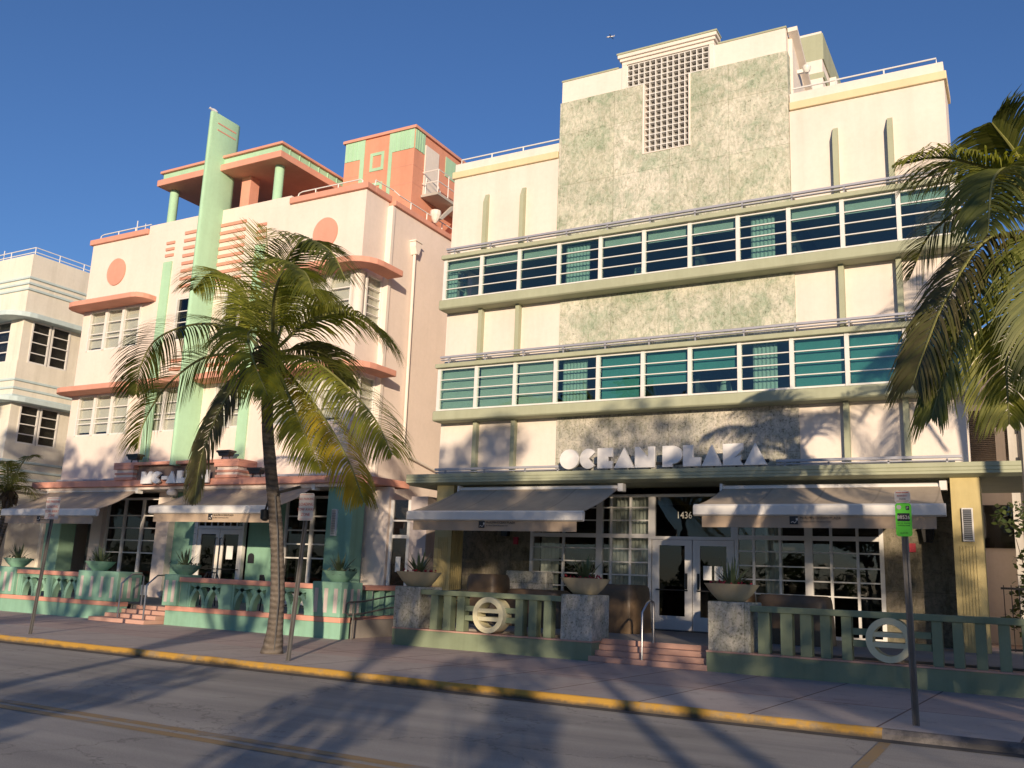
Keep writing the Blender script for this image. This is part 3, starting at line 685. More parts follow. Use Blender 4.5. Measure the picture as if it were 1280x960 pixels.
g = G(); g.box(-10.6, -5.2, -.62, -.58, 4.62, 4.70)
for k in range(10): g.box(-10.4+.55*k, -10.36+.55*k, -.64, -.58, 4.53, 4.9)
g.obj('sign_frame', 'darkmetal', sign)

# terrace, steps, balustrades of the cream hotel
g = G(); g.box(-12.55, 12, -4.44, YS+.14, .1, .565); struct(g.obj('terrace_floor', 'floor'))
st = thing('entrance_steps', 'pink tiled steps between the stone pillars of the cream hotel', 'steps', (-6.57, -4.9, .15))
for k in range(4):
    g = G(); g.box(-7.78, -5.36, -5.06+.2*k, -4.45+.01*k, .152 if k == 0 else .15+.105*k+.001, .15+.105*(k+1)); g.obj('step', 'step', st, bev=.008)
hr = G(); hr.tube([(-6.66, -5.02, .25), (-6.66, -5.02, 1.15), (-6.62, -4.86, 1.32), (-6.6, -4.74, 1.38), (-6.58, -4.62, 1.34), (-6.58, -4.6, 1.25), (-6.58, -4.6, .56)], .024, 10)
tag(hr.obj('handrail', 'steel', smooth=True), 'bent steel handrail standing on the pink entrance steps', 'handrail')

def stone_pillar(parent, x0, x1, y0=-5.0, y1=-4.1, z1=1.43):
    gg = G(); nx, nz = 10, 12; rr = random.Random(int(x0*100))
    gg.box(x0, x1, y0, y1, .52, z1); gg.obj('stone_pillar', 'stone2', parent, bev=.025)
def ocean_balustrade(name, label, x0, x1, slats, med, pillars, loc):
    t = thing(name, label, 'balustrade', loc, 'green balustrades in front of the cream hotel')
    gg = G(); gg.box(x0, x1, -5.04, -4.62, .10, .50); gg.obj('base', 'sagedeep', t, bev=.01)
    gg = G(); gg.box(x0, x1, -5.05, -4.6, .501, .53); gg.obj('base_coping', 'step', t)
    a = pillars[0][1] if pillars[0][0] <= x0+.3 else x0
    b_ = pillars[-1][0] if len(pillars) > 1 else x1
    gg = G(); gg.box(a+.001, b_-.001, -4.99, -4.72, 1.27, 1.38); gg.obj('rail', 'sagedeep', t, bev=.012)
    for (u0, u1) in slats:
        gg = G(); gg.box(u0, u1, -4.96, -4.74, .531, 1.269); gg.obj('baluster', 'sagedeep', t, bev=.006)
    for (xa, xb) in med[1]:
        for zz in (.77, .97):
            gg = G(); gg.box(xa, xb, -4.93, -4.77, zz, zz+.11); gg.obj('crossbar', 'sagedeep', t)
    gg = G(); n = 40; cx, cz = med[0], .915; ro, ri = .375, .265
    for k in range(n):
        a0, a1 = 2*math.pi*k/n, 2*math.pi*(k+1)/n
        pts = [(cx+ro*math.cos(a0), cz+ro*math.sin(a0)), (cx+ri*math.cos(a0), cz+ri*math.sin(a0)), (cx+ri*math.cos(a1), cz+ri*math.sin(a1)), (cx+ro*math.cos(a1), cz+ro*math.sin(a1))]
        f, bk = -5.07, -4.70
        gg.quad(*[(q[0], f, q[1]) for q in pts]); gg.quad(*[(q[0], bk, q[1]) for q in pts[::-1]])
        gg.quad((pts[0][0], f, pts[0][1]), (pts[3][0], f, pts[3][1]), (pts[3][0], bk, pts[3][1]), (pts[0][0], bk, pts[0][1]))
        gg.quad((pts[1][0], bk, pts[1][1]), (pts[2][0], bk, pts[2][1]), (pts[2][0], f, pts[2][1]), (pts[1][0], f, pts[1][1]))
    for zz in (.79, .96):
        hw = math.sqrt(ri**2-max(abs(zz-cz), abs(zz+.085-cz))**2)+.03
        gg.box(cx-hw, cx+hw, -5.05, -4.72, zz, zz+.085)
    gg.obj('medallion', 'pale_yellow', t)
    for q in pillars: stone_pillar(t, *q)
    return t
ocean_balustrade('slatted_balustrade', 'shorter green slatted balustrade with round medallion left of the pink steps', -12.6, -7.72,
    [(-11.66, -11.47), (-11.32, -11.13), (-10.97, -10.78), (-9.52, -9.34), (-9.2, -9.01), (-8.85, -8.67)], (-10.12, [(-10.77, -10.4), (-9.83, -9.53)]), [(-12.63, -11.93), (-8.44, -7.74)], (-10.1, -4.9, .15))
sl_ = [(-4.43, -4.22), (-4.02, -3.81), (-3.67, -3.47), (-3.32, -3.15), (-2.96, -2.79), (-1.50, -1.34), (-1.18, -1.02), (-.84, -.68), (-.50, -.33), (-.16, .0)]
sl_ += [(.17+.34*k, .33+.34*k) for k in range(8)]
ocean_balustrade('slatted_balustrade', 'longer green slatted balustrade with round medallion right of the pink steps', -5.38, 6.0, sl_, (-2.17, [(-2.78, -2.46), (-1.88, -1.51)]), [(-5.36, -4.56)], (-3, -4.9, .15))

# planters on the pillars
def planter_bowl(label, x, y, z, mat, ro=.53, h=.33, group='cream bowls on the stone pillars'):
    gg = G(); gg.lathe([(ro*.45, 0), (ro*.5, .02), (ro*.72, h*.4), (ro*.96, h*.92), (ro, h), (ro*.95, h), (ro*.88, h*.86)], (x, y, z), 32)
    o = gg.obj('planter_bowl', mat, smooth=True); return tag(o, label, 'planter', group)
def agave(label, x, y, z, n=36, L=.60, red=True, seed=1, group='spiky plants in bowls'):
    t = thing('spiky_plant', label, 'plant', (x, y, z), group); rr = random.Random(seed)
    gg = G()
    for k in range(n):
        a = rr.uniform(0, 6.283); el = R(rr.uniform(28, 88)); ln = L*rr.uniform(.7, 1.1); w = rr.uniform(.018, .03)
        d = Vector((math.cos(a)*math.cos(el), math.sin(a)*math.cos(el), math.sin(el))); sv = d.cross(Vector((0, 0, 1))).normalized()
        b0 = Vector((x, y, z))+Vector((math.cos(a), math.sin(a), 0))*.05
        m1 = b0+d*ln*.5; e = b0+d*ln+Vector((0, 0, -.06*math.cos(el)*ln*2))
        i = len(gg.v); gg.v += [tuple(b0-sv*w), tuple(b0+sv*w), tuple(m1+sv*w*1.0), tuple(m1-sv*w*1.0), tuple(e)]
        gg.f += [(i, i+1, i+2, i+3), (i+3, i+2, i+4)]; gg.m += [0, 0]
    gg.obj('leaves', 'agave', t)
    gg = G()
    for k in range(34):
        a = rr.uniform(0, 6.283); q = rr.uniform(.12, .42); s_ = .022; px, py, pz = x+q*math.cos(a), y+q*math.sin(a), z+rr.uniform(.0, .1)
        for j in range(3):
            o_ = Vector((rr.uniform(-1, 1), rr.uniform(-1, 1), rr.uniform(-.3, 1)))*s_; w_ = Vector((rr.uniform(-1, 1), rr.uniform(-1, 1), rr.uniform(-1, 1)))*s_
            c_ = Vector((px, py, pz)); gg.quad(tuple(c_-o_-w_), tuple(c_+o_-w_), tuple(c_+o_+w_), tuple(c_-o_+w_))
    gg.obj('blossoms' if red else 'low_leaves', 'red' if red else 'agave', t)
    gg = G(); gg.lathe([(.36, -.05), (.30, .0), (.0001, .03)], (x, y, z), 14); gg.obj('soil', 'soil', t)
for x, l1, l2 in ((-12.3, 'cream bowl planter on the leftmost stone pillar beside the mint balustrade', 'spiky plant in the cream bowl on the leftmost stone pillar'),
                  (-8.1, 'cream bowl planter on the stone pillar left of the pink steps', 'spiky plant with red flowers in the bowl left of the pink steps'),
                  (-5.02, 'sunlit cream bowl planter on the stone pillar right of the pink steps', 'spiky plant with red flowers in the bowl right of the pink steps')):
    planter_bowl(l1, x, -4.55, 1.43, 'bowl'); agave(l2, x, -4.55, 1.72, seed=int(-x*10))

# covered furniture on the terrace
def draped(label, x0, x1, y0, y1, z1, top=.1, name='covered_furniture', slope=0):
    gg = G(); n = 10; zt = .567; rr = random.Random(int(x0*77)); m = 32
    ring = []
    for k in range(m):
        a = 2*math.pi*k/m; ex = 5.0
        cx = abs(math.cos(a))**(2/ex)*math.copysign(1, math.cos(a)); cy = abs(math.sin(a))**(2/ex)*math.copysign(1, math.sin(a)); ring.append((cx, cy))
    fold = [rr.uniform(.97, 1.04) for _ in range(m)]
    for j in range(n+1):
        f = j/n
        sc = 1.04-.06*f if f < .85 else .98-.10*((f-.85)/.15)**2
        zz = zt+(z1-zt)*min(1, f/.96)-(.03 if j == n else 0)*0
        for k, (cx, cy) in enumerate(ring):
            w = 1+(fold[k]-1)*(1-f); 
            x = (x0+x1)/2+cx*(x1-x0)/2*sc*w; y = (y0+y1)/2+cy*(y1-y0)/2*sc*w
            gg.v.append((x, y, zz-slope*max(0, cy)*f*(z1-zt)+rr.uniform(-.006, .006)))
    for j in range(n):
        for k in range(m):
            a = j*m+k; b_ = j*m+(k+1) % m; gg.f.append((a, b_, b_+m, a+m)); gg.m.append(0)
    gg.f.append(tuple(n*m+k for k in range(m))); gg.m.append(0)
    return tag(gg.obj(name, 'cover', smooth=True), label, 'furniture cover', 'covered furniture on the terrace')
draped('tall brown covered furniture beside the entrance, right of a stone pillar', -9.0, -7.95, -2.2, -.9, 1.66)
draped('hunched brown covered chair behind the left balustrade medallion', -12.4, -11.5, -2.4, -1.5, 1.78)
draped('long low brown covered seat behind the left balustrade', -11.4, -9.9, -2.2, -1.2, 1.45)
draped('long brown covered sofa behind the right balustrade under the awning', -5.2, -3.7, -2.2, -1.2, 1.58)
draped('round brown covered stool behind the bowl right of the steps', -5.75, -5.25, -2.4, -1.7, 1.62)
g = G(); g.box(-12.1, -10.9, -.8, -.4, .567, 1.9); tag(g.obj('stone_screen', 'stone2', bev=.02), 'low pale coral stone screen wall behind the covered chair', 'wall')

# awnings
def awning(label, xb0, xb1, xf0, xf1, zb, zf, logo_x=None, inverted=False):
    t = thing('retractable_awning', label, 'awning', ((xb0+xb1)/2, -.5, zb), 'tan retractable awnings')
    gg = G(); n, ny = 14, 8
    for top_ in (0, 1):
        i0 = len(gg.v)
        for j in range(ny+1):
            f = j/ny; yy = -.52+(-2.5+.52)*f; zz = zb+(zf+.06-zb)*f-.06*math.sin(math.pi*f)-(0 if top_ else .012)
            for k in range(n+1):
                s_ = k/n; gg.v.append((xb0+(xb1-xb0)*s_+((xf0-xb0)*(1-s_)+(xf1-xb1)*s_)*f, yy, zz-.015*math.sin(math.pi*f)*(1-math.cos(2*math.pi*s_*3))*.5))
        for j in range(ny):
            for k in range(n):
                a = i0+j*(n+1)+k; q = (a, a+1, a+n+2, a+n+1); gg.f.append(q if not top_ else q[::-1]); gg.m.append(0)
    gg.obj('canvas', 'cloth', t, smooth=True)
    gg = G(); gg.prism([(-2.62, zf-.16), (-2.56, zf-.19), (-2.5, zf-.16), (-2.48, zf+.03), (-2.54, zf+.07), (-2.62, zf+.03)], 'x', xf0-.03, xf1+.03); gg.obj('front_bar', 'white', t, smooth=True)
    gg = G(); m = 24
    for k in range(m):
        a, b_ = xf0+.15+(xf1-xf0-.3)*k/m, xf0+.15+(xf1-xf0-.3)*(k+1)/m
        ya, yb = -2.55+.012*math.sin(k*1.7), -2.55+.012*math.sin((k+1)*1.7)
        gg.quad((a, -2.55, zf-.17), (b_, -2.55, zf-.17), (b_, yb, zf-.43), (a, ya, zf-.43)); gg.quad((b_, -2.545, zf-.17), (a, -2.545, zf-.17), (a, ya+.005, zf-.43), (b_, yb+.005, zf-.43))
    gg.obj('valance', 'cloth2', t, smooth=True)
    gg = G(); gg.tube([(xb0, -.5, zb), (xb1, -.5, zb)], .07, 10); gg.box(xb1, xb1+.14, -.62, -.40, zb-.1, zb+.1); gg.box(xb0-.06, xb0, -.62, -.40, zb-.1, zb+.1); gg.obj('roller', 'white', t, smooth=True)
    for s_ in (.12, .88):
        x0 = xb0+(xb1-xb0)*s_; d = .9 if s_ < .5 else -.9
        gg = G(); gg.tube([(x0, -.55, zb-.12), (x0+d, -1.5, (zb+zf)/2-.14), (x0+d*.15, -2.5, zf-.08)], .03, 8); gg.obj('folding_arm', 'white', t)
    if logo_x is not None:
        gg = G(); gg.box(logo_x, logo_x+.17, -2.572, -2.565, zf-.36, zf-.19); lo = gg.obj('logo', 'black', t)
        gg = G(); gg.tube([(logo_x+.03, -2.575, zf-.32), (logo_x+.07, -2.575, zf-.30), (logo_x+.10, -2.575, zf-.33), (logo_x+.14, -2.575, zf-.30)], .008, 5); gg.box(logo_x+.13, logo_x+.17, -2.5755, -2.573, zf-.28, zf-.23); gg.obj('logo_mark', 'signwhite', lo)
        text('lettering', 'McALPIN-OCEAN PLAZA', .075, 'darkmetal', t, (logo_x+.21, -2.568, zf-.25), .001)
        text('lettering', 'by Hilton Grand Vacations Club', .048, 'darkmetal', t, (logo_x+.21, -2.568, zf-.315), .001)
    return t
awning('tan awning over the covered chairs left of the cream hotel doors', -13.81, -9.04, -14.1, -9.12, 4.08, 3.26, -11.95)
awning('tan awning right of the house number, behind the green parking sign', -6.33, -1.56, -6.38, -1.36, 4.03, 3.40, -4.33)
awning('leftmost tan awning over the peach hotel terrace, behind a parking sign', -32.0, -27.2, -31.5, -26.5, 4.19, 3.33, -29.55)
awning('tan awning over the peach hotel doors, behind the coconut palm', -24.25, -19.2, -23.95, -18.7, 4.22, 3.42, -21.4)

# ------------------------------------------------------------------ peach hotel (middle)
CX = -25.33
ph = thing('peach_hotel', 'peach three storey hotel with coral eyebrows, a mint pylon and an orange stair tower', 'hotel', (CX, 0, .15))
PXL, PXR = -32.25, -18.42
mir = lambda x: 2*CX-x
# front wall with openings
wins = []
for zb, zt in ((9.72, 11.36), (6.36, 7.95)):
    wins += [(-31.8, -28.85, zb, zt), (-21.75, PXR, zb, zt)]
    wins += [(-26.95, -26.15, zb-.0, zt), (-24.5, -23.7, zb, zt)] if zb > 9 else [(-27.75, -26.2, zb, zt), (-24.45, -22.9, zb, zt)]
g = G(); g.wall(PXL, PXR, 4.3, 14.18, wins, 0, .3)
g.box(-28.97, -21.75, 0, .3, 14.181, 14.52)
g.wall(PXL, PXL+.02, 0, 0, [], 0, 0)
# side walls
for zb, zt in ((11.36, 14.18), (7.95, 9.72), (4.3, 6.36)): g.box(PXR-.3, PXR, .302, 1.25, zb, zt)
g.box(PXR-.3, PXR+.16, 1.25, 18, .15, 14.05)
g.box(PXL, PXL+.3, .302, 18, .15, 14.18); g.box(PXL+.3, PXR-.3, 17.7, 18, .15, 14)
g.box(-21.9, -21.8, .302, 1.4, 4.4, 14.0); g.box(-21.8, PXR-.31, 1.3, 1.4, 4.4, 14.0)
g.obj('wall', 'peach', ph)
g = G(); g.box(PXR, PXR+.22, 1.2, 1.34, .6, 14.0); g.obj('corner_strip', 'ivory', ph)
g = G(); g.box(PXL+.31, PXR-.31, .31, 17.6, 13.8, 13.95); g.obj('roof', 'roofgrey', ph)
# coral coping
g = G(); g.box(PXL-.12, -28.975, -.1, .35, 14.182, 14.40); g.obj('coping', 'coral', ph, bev=.02); g = G(); g.box(-21.745, PXR+.1, -.1, .35, 14.182, 14.40); g.box(PXR-.25, PXR+.1, .351, 1.27, 14.182, 14.40)
g.box(PXR-.15, PXR+.26, 1.271, 18, 14.052, 14.24); g.obj('coping', 'coral', ph, bev=.02)
# discs
for x in (-30.6, -20.05):
    g = G(); g.prism(circ(48, x, 12.86, .53, .55)[::-1], 'y', -.045, -.001); g.obj('disc', 'coral', ph)
# pylon: a deep fin with a rounded front, through the roof
prof = [(-25.06, -.90), (-25.09, -.955), (-25.16, -.98), (-25.23, -.955), (-25.26, -.90), (-25.26, .25), (-25.22, .40), (-25.16, .45), (-25.10, .40), (-25.06, .25)]
g = G(); g.prism(prof, 'z', 5.0, 18.05); pyl = g.obj('pylon', 'mint', ph, smooth=True)
for z in (17.68, 17.42):
    g = G(); g.box(-25.061, -25.05, -.70, .2, z-.025, z+.025); g.obj('pylon_stripe', 'coral', pyl)
# coral speed stripes and small bars, mint strips
for k in range(8):
    z = 13.90-.30*k
    for x0, x1 in ((-26.92, -25.265), (-25.055, -23.80)):
        g = G(); g.box(x0, x1, -.05, -.001, z-.06, z+.06); g.obj('stripe', 'coral', ph, bev=.01)
for k in range(3):
    for x0 in (-27.87, mir(-27.43)):
        g = G(); g.box(x0, x0+.44, -.05, -.001, 13.58-.25*k, 13.68-.25*k); g.obj('small_stripe', 'coral', ph)
for k in range(3):
    for x0, x1 in ((-26.92, -25.265), (-25.055, -23.80)):
        z = 8.95-.3*k; g = G(); g.box(x0, x1, -.05, -.001, z-.06, z+.06); g.obj('stripe', 'coral', ph, bev=.01)
for x0 in (-27.9, mir(-27.45)):
    g = G(); g.box(x0, x0+.45, -.06, -.001, 5.1, 12.87); g.obj('mint_strip', 'mint', ph)
# eyebrows
def eyebrow(x0, x1, z, wrap):
    d = .80; gg = G()
    if wrap == 0:
        poly = [(x0, -.001), (x0, -d+.45)] + [(x0+.45-.45*math.cos(R(a)), -d+.45-.45*math.sin(R(a))) for a in (30, 60, 90)] + [(x1-.45+.45*math.sin(R(a)), -d+.45-.45*math.cos(R(a))) for a in (0, 30, 60)] + [(x1, -d+.45), (x1, -.001)]
    elif wrap > 0:   # carries on round the right-hand corner
        xo = PXR+.85
        poly = [(x0, -.001), (x0, -d+.45)] + [(x0+.45-.45*math.cos(R(a)), -d+.45-.45*math.sin(R(a))) for a in (30, 60, 90)] + [(xo-.9+.9*math.sin(R(a)), -d+.9-.9*math.cos(R(a))) for a in (0, 18, 36, 54, 72, 90)] + [(xo, 1.15), (xo-.05, 1.22), (PXR+.18, 1.22), (PXR+.18, -.001)]
    else:
        xo = PXL-.35
        poly = [(xo, 1.0), (xo, -d+.7)] + [(xo+.7-.7*math.cos(R(a)), -d+.7-.7*math.sin(R(a))) for a in (22, 45, 68, 90)] + [(x1-.45+.45*math.sin(R(a)), -d+.45-.45*math.cos(R(a))) for a in (0, 30, 60)] + [(x1, -d+.45), (x1, -.001), (PXL-.002, -.001), (PXL-.002, 1.0)]
    gg.prism(poly, 'z', z-.12, z+.08); gg.obj('eyebrow', 'coral', ph, bev=.025)
for z in (11.49, 8.08):
    eyebrow(-32.2, -28.1, z, -1); eyebrow(-22.5, 0, z, 1)
eyebrow(-28.0, -25.27, 8.08, 0); eyebrow(-25.04, -22.6, 8.08, 0)
# windows of the peach hotel: bays with white posts, sash bars and drawn blinds
def bay(x0, x1, zb, zt, n, y=.06, blind=True, rnd=random.Random(5), bars=(.42, .56)):
    w = (x1-x0)/n
    for k in range(n):
        a = x0+w*k; f = G(); e = zt-zb
        f.box(a, a+.07, y-.10, y+.1, zb, zt); f.box(a+w-.07, a+w-.001, y-.10, y+.1, zb, zt)
        f.box(a+.07, a+w-.07, y-.05, y+.1, zb, zb+.06); f.box(a+.07, a+w-.07, y-.05, y+.1, zt-.06, zt)
        for q in (.30, .42, .68): f.box(a+.07, a+w-.07, y-.04, y+.03, zb+e*q-.018, zb+e*q+.018)
        o = f.obj('window', 'white', ph)
        q = G(); q.box(a+.07, a+w-.07, y-.004, y+.004, zb+.06, zt-.06); q.obj('pane', 'clear_glass' if blind else 'dark_glass', o)
        if blind:
            q = G(); q.box(a+.07, a+w-.07, y+.09, y+.1, zb+.06+rnd.choice((0, 0, .1)), zt-.05); q.obj('blind', 'whitesat', o)
for zb, zt in ((9.72, 11.36), (6.36, 7.95)):
    bay(-31.8, -28.85, zb, zt, 3); bay(-21.75, -18.72, zb, zt, 3)
    if zb > 9: bay(-26.95, -26.15, zb, zt, 1, blind=False); bay(-24.5, -23.7, zb, zt, 1, blind=False)
    else: bay(-27.75, -26.2, zb, zt, 2); bay(-24.45, -22.9, zb, zt, 2)
    g = G(); g.lathe([(.19, zb), (.19, zt)], (-18.57, .14, 0), 20); g.obj('corner_post', 'ivory', ph, smooth=True)
    # side window behind the corner post
    f = G(); x = PXR-.06
    f.box(x-.1, x+.06, .36, .43, zb, zt); f.box(x-.1, x+.06, 1.16, 1.25, zb, zt); f.box(x-.1, x+.05, .43, 1.16, zb, zb+.06); f.box(x-.1, x+.05, .43, 1.16, zt-.06, zt)
    for q in (.2, .38, .56, .74): f.box(x-.02, x+.03, .43, 1.16, zb+(zt-zb)*q-.014, zb+(zt-zb)*q+.014)
    o = f.obj('window', 'white', ph); q = G(); q.box(x-.02, x-.014, .43, 1.16, zb+.06, zt-.06); q.obj('pane', 'clear_glass', o)
    q = G(); q.box(x-.1, x-.09, .43, 1.16, zb+.06, zt-.06); q.obj('blind', 'whitesat', o)
g = G(); g.box(PXL+.31, -21.95, 1.9, 2.0, 4.5, 14); g.obj('interior_wall', 'interior', ph)
# canopy and stepped marquee
g = G(); g.prism([(-32.97, -.3), (-32.85, -.75), (-17.3, -.75), (-17.1, -.55), (-16.9, 1.35), (PXR+.17, 1.35), (PXR+.001, -.001), (-32.97, -.001)], 'z', 4.32, 4.54); g.obj('canopy', 'coral', ph, bev=.02)
g = G(); g.box(PXL+.3, PXR-.01, .002, .9, 4.24, 4.29); g.box(-32.6, -17.3, -.6, -.01, 4.22, 4.318); g.obj('canopy_soffit', 'peach', ph)
mq = [(4.545, 4.64, 0, 0), (4.641, 4.73, .04, 1), (4.731, 4.80, .0, 0), (4.801, 4.91, .04, 1), (4.911, 5.04, -.04, 0)]
for x0, x1 in ((-28.15, -27.2), (-23.2, -22.2)):
    g = G()
    for z0, z1, i, m in mq: g.box(x0+i, x1-i, -.80+i, -.001, z0, z1, m)
    g.obj('marquee_wing', ['coral', 'peach'], ph)
g = G(); g.box(-28.2, -22.15, -.84, -.001, 5.041, 5.15); g.obj('marquee_cap', 'coral', ph, bev=.01)
g = G(); g.box(-27.2, -23.2, -.62, -.3, 4.545, 5.04); g.obj('marquee_panel', 'umber', ph)
sign2 = thing('hotel_sign', 'silver cut-out letters reading MC-ALPIN half hidden behind the coconut palm', 'sign', (-25.3, -.85, 4.4))
for ch, a, b_ in (('M', -26.6, -26.08), ('C', -26.07, -25.58), ('-', -25.58, -25.30), ('A', -25.36, -24.86), ('L', -24.84, -24.45), ('P', -24.42, -24.0), ('I', -23.96, -23.83), ('N', -23.79, -23.36)):
    letter(ch, a, b_, 4.38, 4.80, -.93, -.85, sign2)
g = G(); g.box(-26.5, -23.5, -.82, -.78, 4.545, 4.6); g.obj('sign_frame', 'darkmetal', sign2)
for x0, x1, za, ys_, legs in ((-31.9, -28.3, 4.60, -.42, (-31.6, -30.4, -29.2, -28.5)), (-22, -17.6, 4.60, -.42, (-21.8, -20.4, -19, -17.8)), (-26.6, -24.0, 5.17, -.5, (-26.3, -24.3))):
    g = G(); g.box(x0, x1, ys_, ys_+.12, za, za+.06)
    for x in legs: g.box(x-.02, x+.02, ys_+.04, ys_+.08, za-.06 if za < 5 else za-.02, za+.01)
    g.obj('light_trough', 'fixture', ph)
def flood(label, x, y, z):
    gg = G(); gg.box(x-.3, x+.3, y-.16, y+.16, z+.26, z+.33); gg.prism([(x-.28, z+.258), (x-.2, z+.14), (x+.2, z+.14), (x+.28, z+.258)], 'y', y-.12, y+.12)
    for dx in (-.15, .15): gg.tube([(x+dx, y, z+.14), (x+dx*1.3, y, z)], .022, 6)
    return tag(gg.obj('floodlight', 'black'), label, 'floodlight', 'floodlights on the coral marquee')
flood('black floodlight standing on the left end of the coral marquee cap', -27.55, -.5, 5.152)
flood('black floodlight on the coral marquee cap behind the coconut palm', -23.1, -.5, 5.152)
flood('black floodlight on the coral canopy just right of the marquee', -21.7, -.45, 4.545)
l = G(); l.lathe([(.05, -.14), (.16, -.08), (.19, .0), (.14, .1), (.04, .14)], (-25.4, -.55, 4.1), 14); l.box(-25.43, -25.37, -.58, -.52, 4.2, 4.32); tag(l.obj('globe_lamp', 'ivory', smooth=True), 'pale round lamp hanging under the coral canopy below the letters', 'lamp')
# ground floor of the peach hotel
g = G(); g.box(-36.0, -14.2, -4.44, 1.5, .1, .565); struct(g.obj('terrace_floor', 'floor'))
def shop(x0, x1, n, z0=.6, z1=4.05, y=.6, hs=(2.07, 2.51, 2.95, 3.4), glass='dark_glass'):
    f = G(); f.box(x0, x0+.09, y-.08, y+.06, z0, z1); f.box(x1-.09, x1, y-.08, y+.06, z0, z1); f.box(x0+.09, x1-.09, y-.07, y+.05, z1-.08, z1); f.box(x0+.09, x1-.09, y-.07, y+.05, z0, z0+.35)
    for k in range(1, n): xx = x0+(x1-x0)*k/n; f.box(xx-.06, xx+.06, y-.07, y+.05, z0+.35, z1-.08)
    for h in hs: f.box(x0+.09, x1-.09, y-.055, y+.035, h-.022, h+.022)
    o = f.obj('shop_window', 'white', ph); q = G(); q.box(x0+.09, x1-.09, y-.006, y, z0+.35, z1-.08); q.obj('pane', glass, o)
shop(-30.0, -27.1, 3); shop(-21.2, -18.95, 2); 
def colbox(name, x0, x1, y0, y1, z0, z1, mat, bev=.0): gg = G(); gg.box(x0, x1, y0, y1, z0, z1); return gg.obj(name, mat, ph, bev=bev)
colbox('porch_pier', -30.6, -30.01, .35, .9, .56, 4.3, 'peach'); colbox('porch_pier', -27.09, -26.45, .35, .9, .56, 4.3, 'peach')
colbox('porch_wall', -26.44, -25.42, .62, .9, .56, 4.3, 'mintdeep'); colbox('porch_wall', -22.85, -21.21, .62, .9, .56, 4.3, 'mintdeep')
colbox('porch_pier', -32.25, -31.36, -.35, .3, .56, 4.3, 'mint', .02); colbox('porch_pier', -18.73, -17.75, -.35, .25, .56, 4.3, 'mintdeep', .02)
colbox('porch_wall', -31.35, -30.61, .8, .9, .56, 4.3, 'interior')
l = G(); l.box(-18.48, -18.28, -.42, -.351, 2.75, 3.55); lf = l.obj('wall_lamp', 'white', ph)
l = G(); [l.box(-18.45, -18.31, -.44, -.421, 2.8+.05*k, 2.825+.05*k) for k in range(15)]; l.obj('lamp_louvre', 'steel', lf)
g = G()
for k in range(16):
    for j in range(2): g.box(-25.40+.115*j, -25.293+.115*j, .58, .7, .6+.2*k, .79+.2*k)
g.obj('glass_block_strip', 'whitesat', ph)
# double doors with transom
for x0, x1 in ((-25.12, -24.08), (-24.06, -23.02)):
    f = G(); f.wall(x0, x1, .58, 2.95, [(x0+.17, x1-.17, .85, 2.78)], .52, .6); d = f.obj('door', 'white', ph, bev=.006)
    q = G(); q.box(x0+.17, x1-.17, .555, .561, .85, 2.78); q.obj('door_glass', 'dark_glass', d)
    hx = x1-.10 if x0 < -24.5 else x0+.10
    q = G(); q.tube([(hx, .44, 1.3), (hx, .44, 2.65), (hx, .52, 2.65)], .018, 8); q.tube([(x0+.03, .46, 1.62), (x1-.03, .46, 1.62)], .018, 6); q.obj('door_handle', 'darkmetal', d)
    q = G(); q.box(hx-.06, hx+.06, .505, .519, 1.75, 2.1); q.obj('push_plate', 'ivory', d)
q = G(); q.box(-23.72, -23.42, .545, .552, 1.95, 2.4); q.obj('paper_notice', 'paper', ph)
f = G(); f.box(-25.2, -25.12, .48, .62, .56, 3.5); f.box(-23.02, -22.94, .48, .62, .56, 3.5); f.box(-25.12, -23.02, .5, .62, 2.96, 3.06); f.box(-25.12, -23.02, .5, .62, 3.42, 3.5)
for k in range(1, 7): f.box(-25.12+.3*k-.018, -25.12+.3*k+.018, .52, .6, 3.06, 3.42)
o = f.obj('transom_window', 'white', ph); q = G(); q.box(-25.12, -23.02, .555, .561, 3.06, 3.42); q.obj('pane', 'dark_glass', o)
colbox('porch_wall', -25.4, -22.86, .62, .9, 3.5, 4.3, 'peach'); 
q = G(); q.prism(arc(-22.62, 2.05, .13, 0, 180, 6)+[(-22.75, 1.85), (-22.49, 1.85)], 'y', .585, .619); q.obj('wall_plaque', 'black', ph)
# right end: white wall pier with light, side door
colbox('porch_wall', -18.45, -17.0, .45, .7, .15, 4.3, 'peach'); colbox('porch_wall', -16.2, -15.6, .5, 2.0, .15, 4.0, 'pinkpanel')
f = G(); f.box(-16.95, -16.85, .5, .62, .56, 3.9); f.box(-16.30, -16.2, .5, .62, .56, 3.9); f.box(-16.85, -16.3, .52, .6, 2.75, 2.85); f.box(-16.85, -16.3, .52, .6, .58, .9); f.box(-16.85, -16.3, .52, .6, 3.25, 3.3); d = f.obj('side_door', 'white', ph)
q = G(); q.box(-16.85, -16.3, .555, .561, .9, 3.9); q.obj('door_glass', 'dark_glass', d)
q = G(); q.box(-16.68, -16.5, .54, .55, 1.75, 2.2); q.obj('paper_notice', 'paper', d)
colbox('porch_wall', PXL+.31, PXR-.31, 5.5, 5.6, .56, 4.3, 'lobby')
g = G()
for xx in (-29.8, -27.7, -20.9): 
    for j in range(8):
        ya, yb = (.8, .88) if j % 2 else (.88, .8)
        g.quad((xx+.06*j, ya, .9), (xx+.06*(j+1), yb, .9), (xx+.06*(j+1), yb, 3.9), (xx+.06*j, ya, 3.9))
g.obj('lobby_curtain', 'curtain', ph)
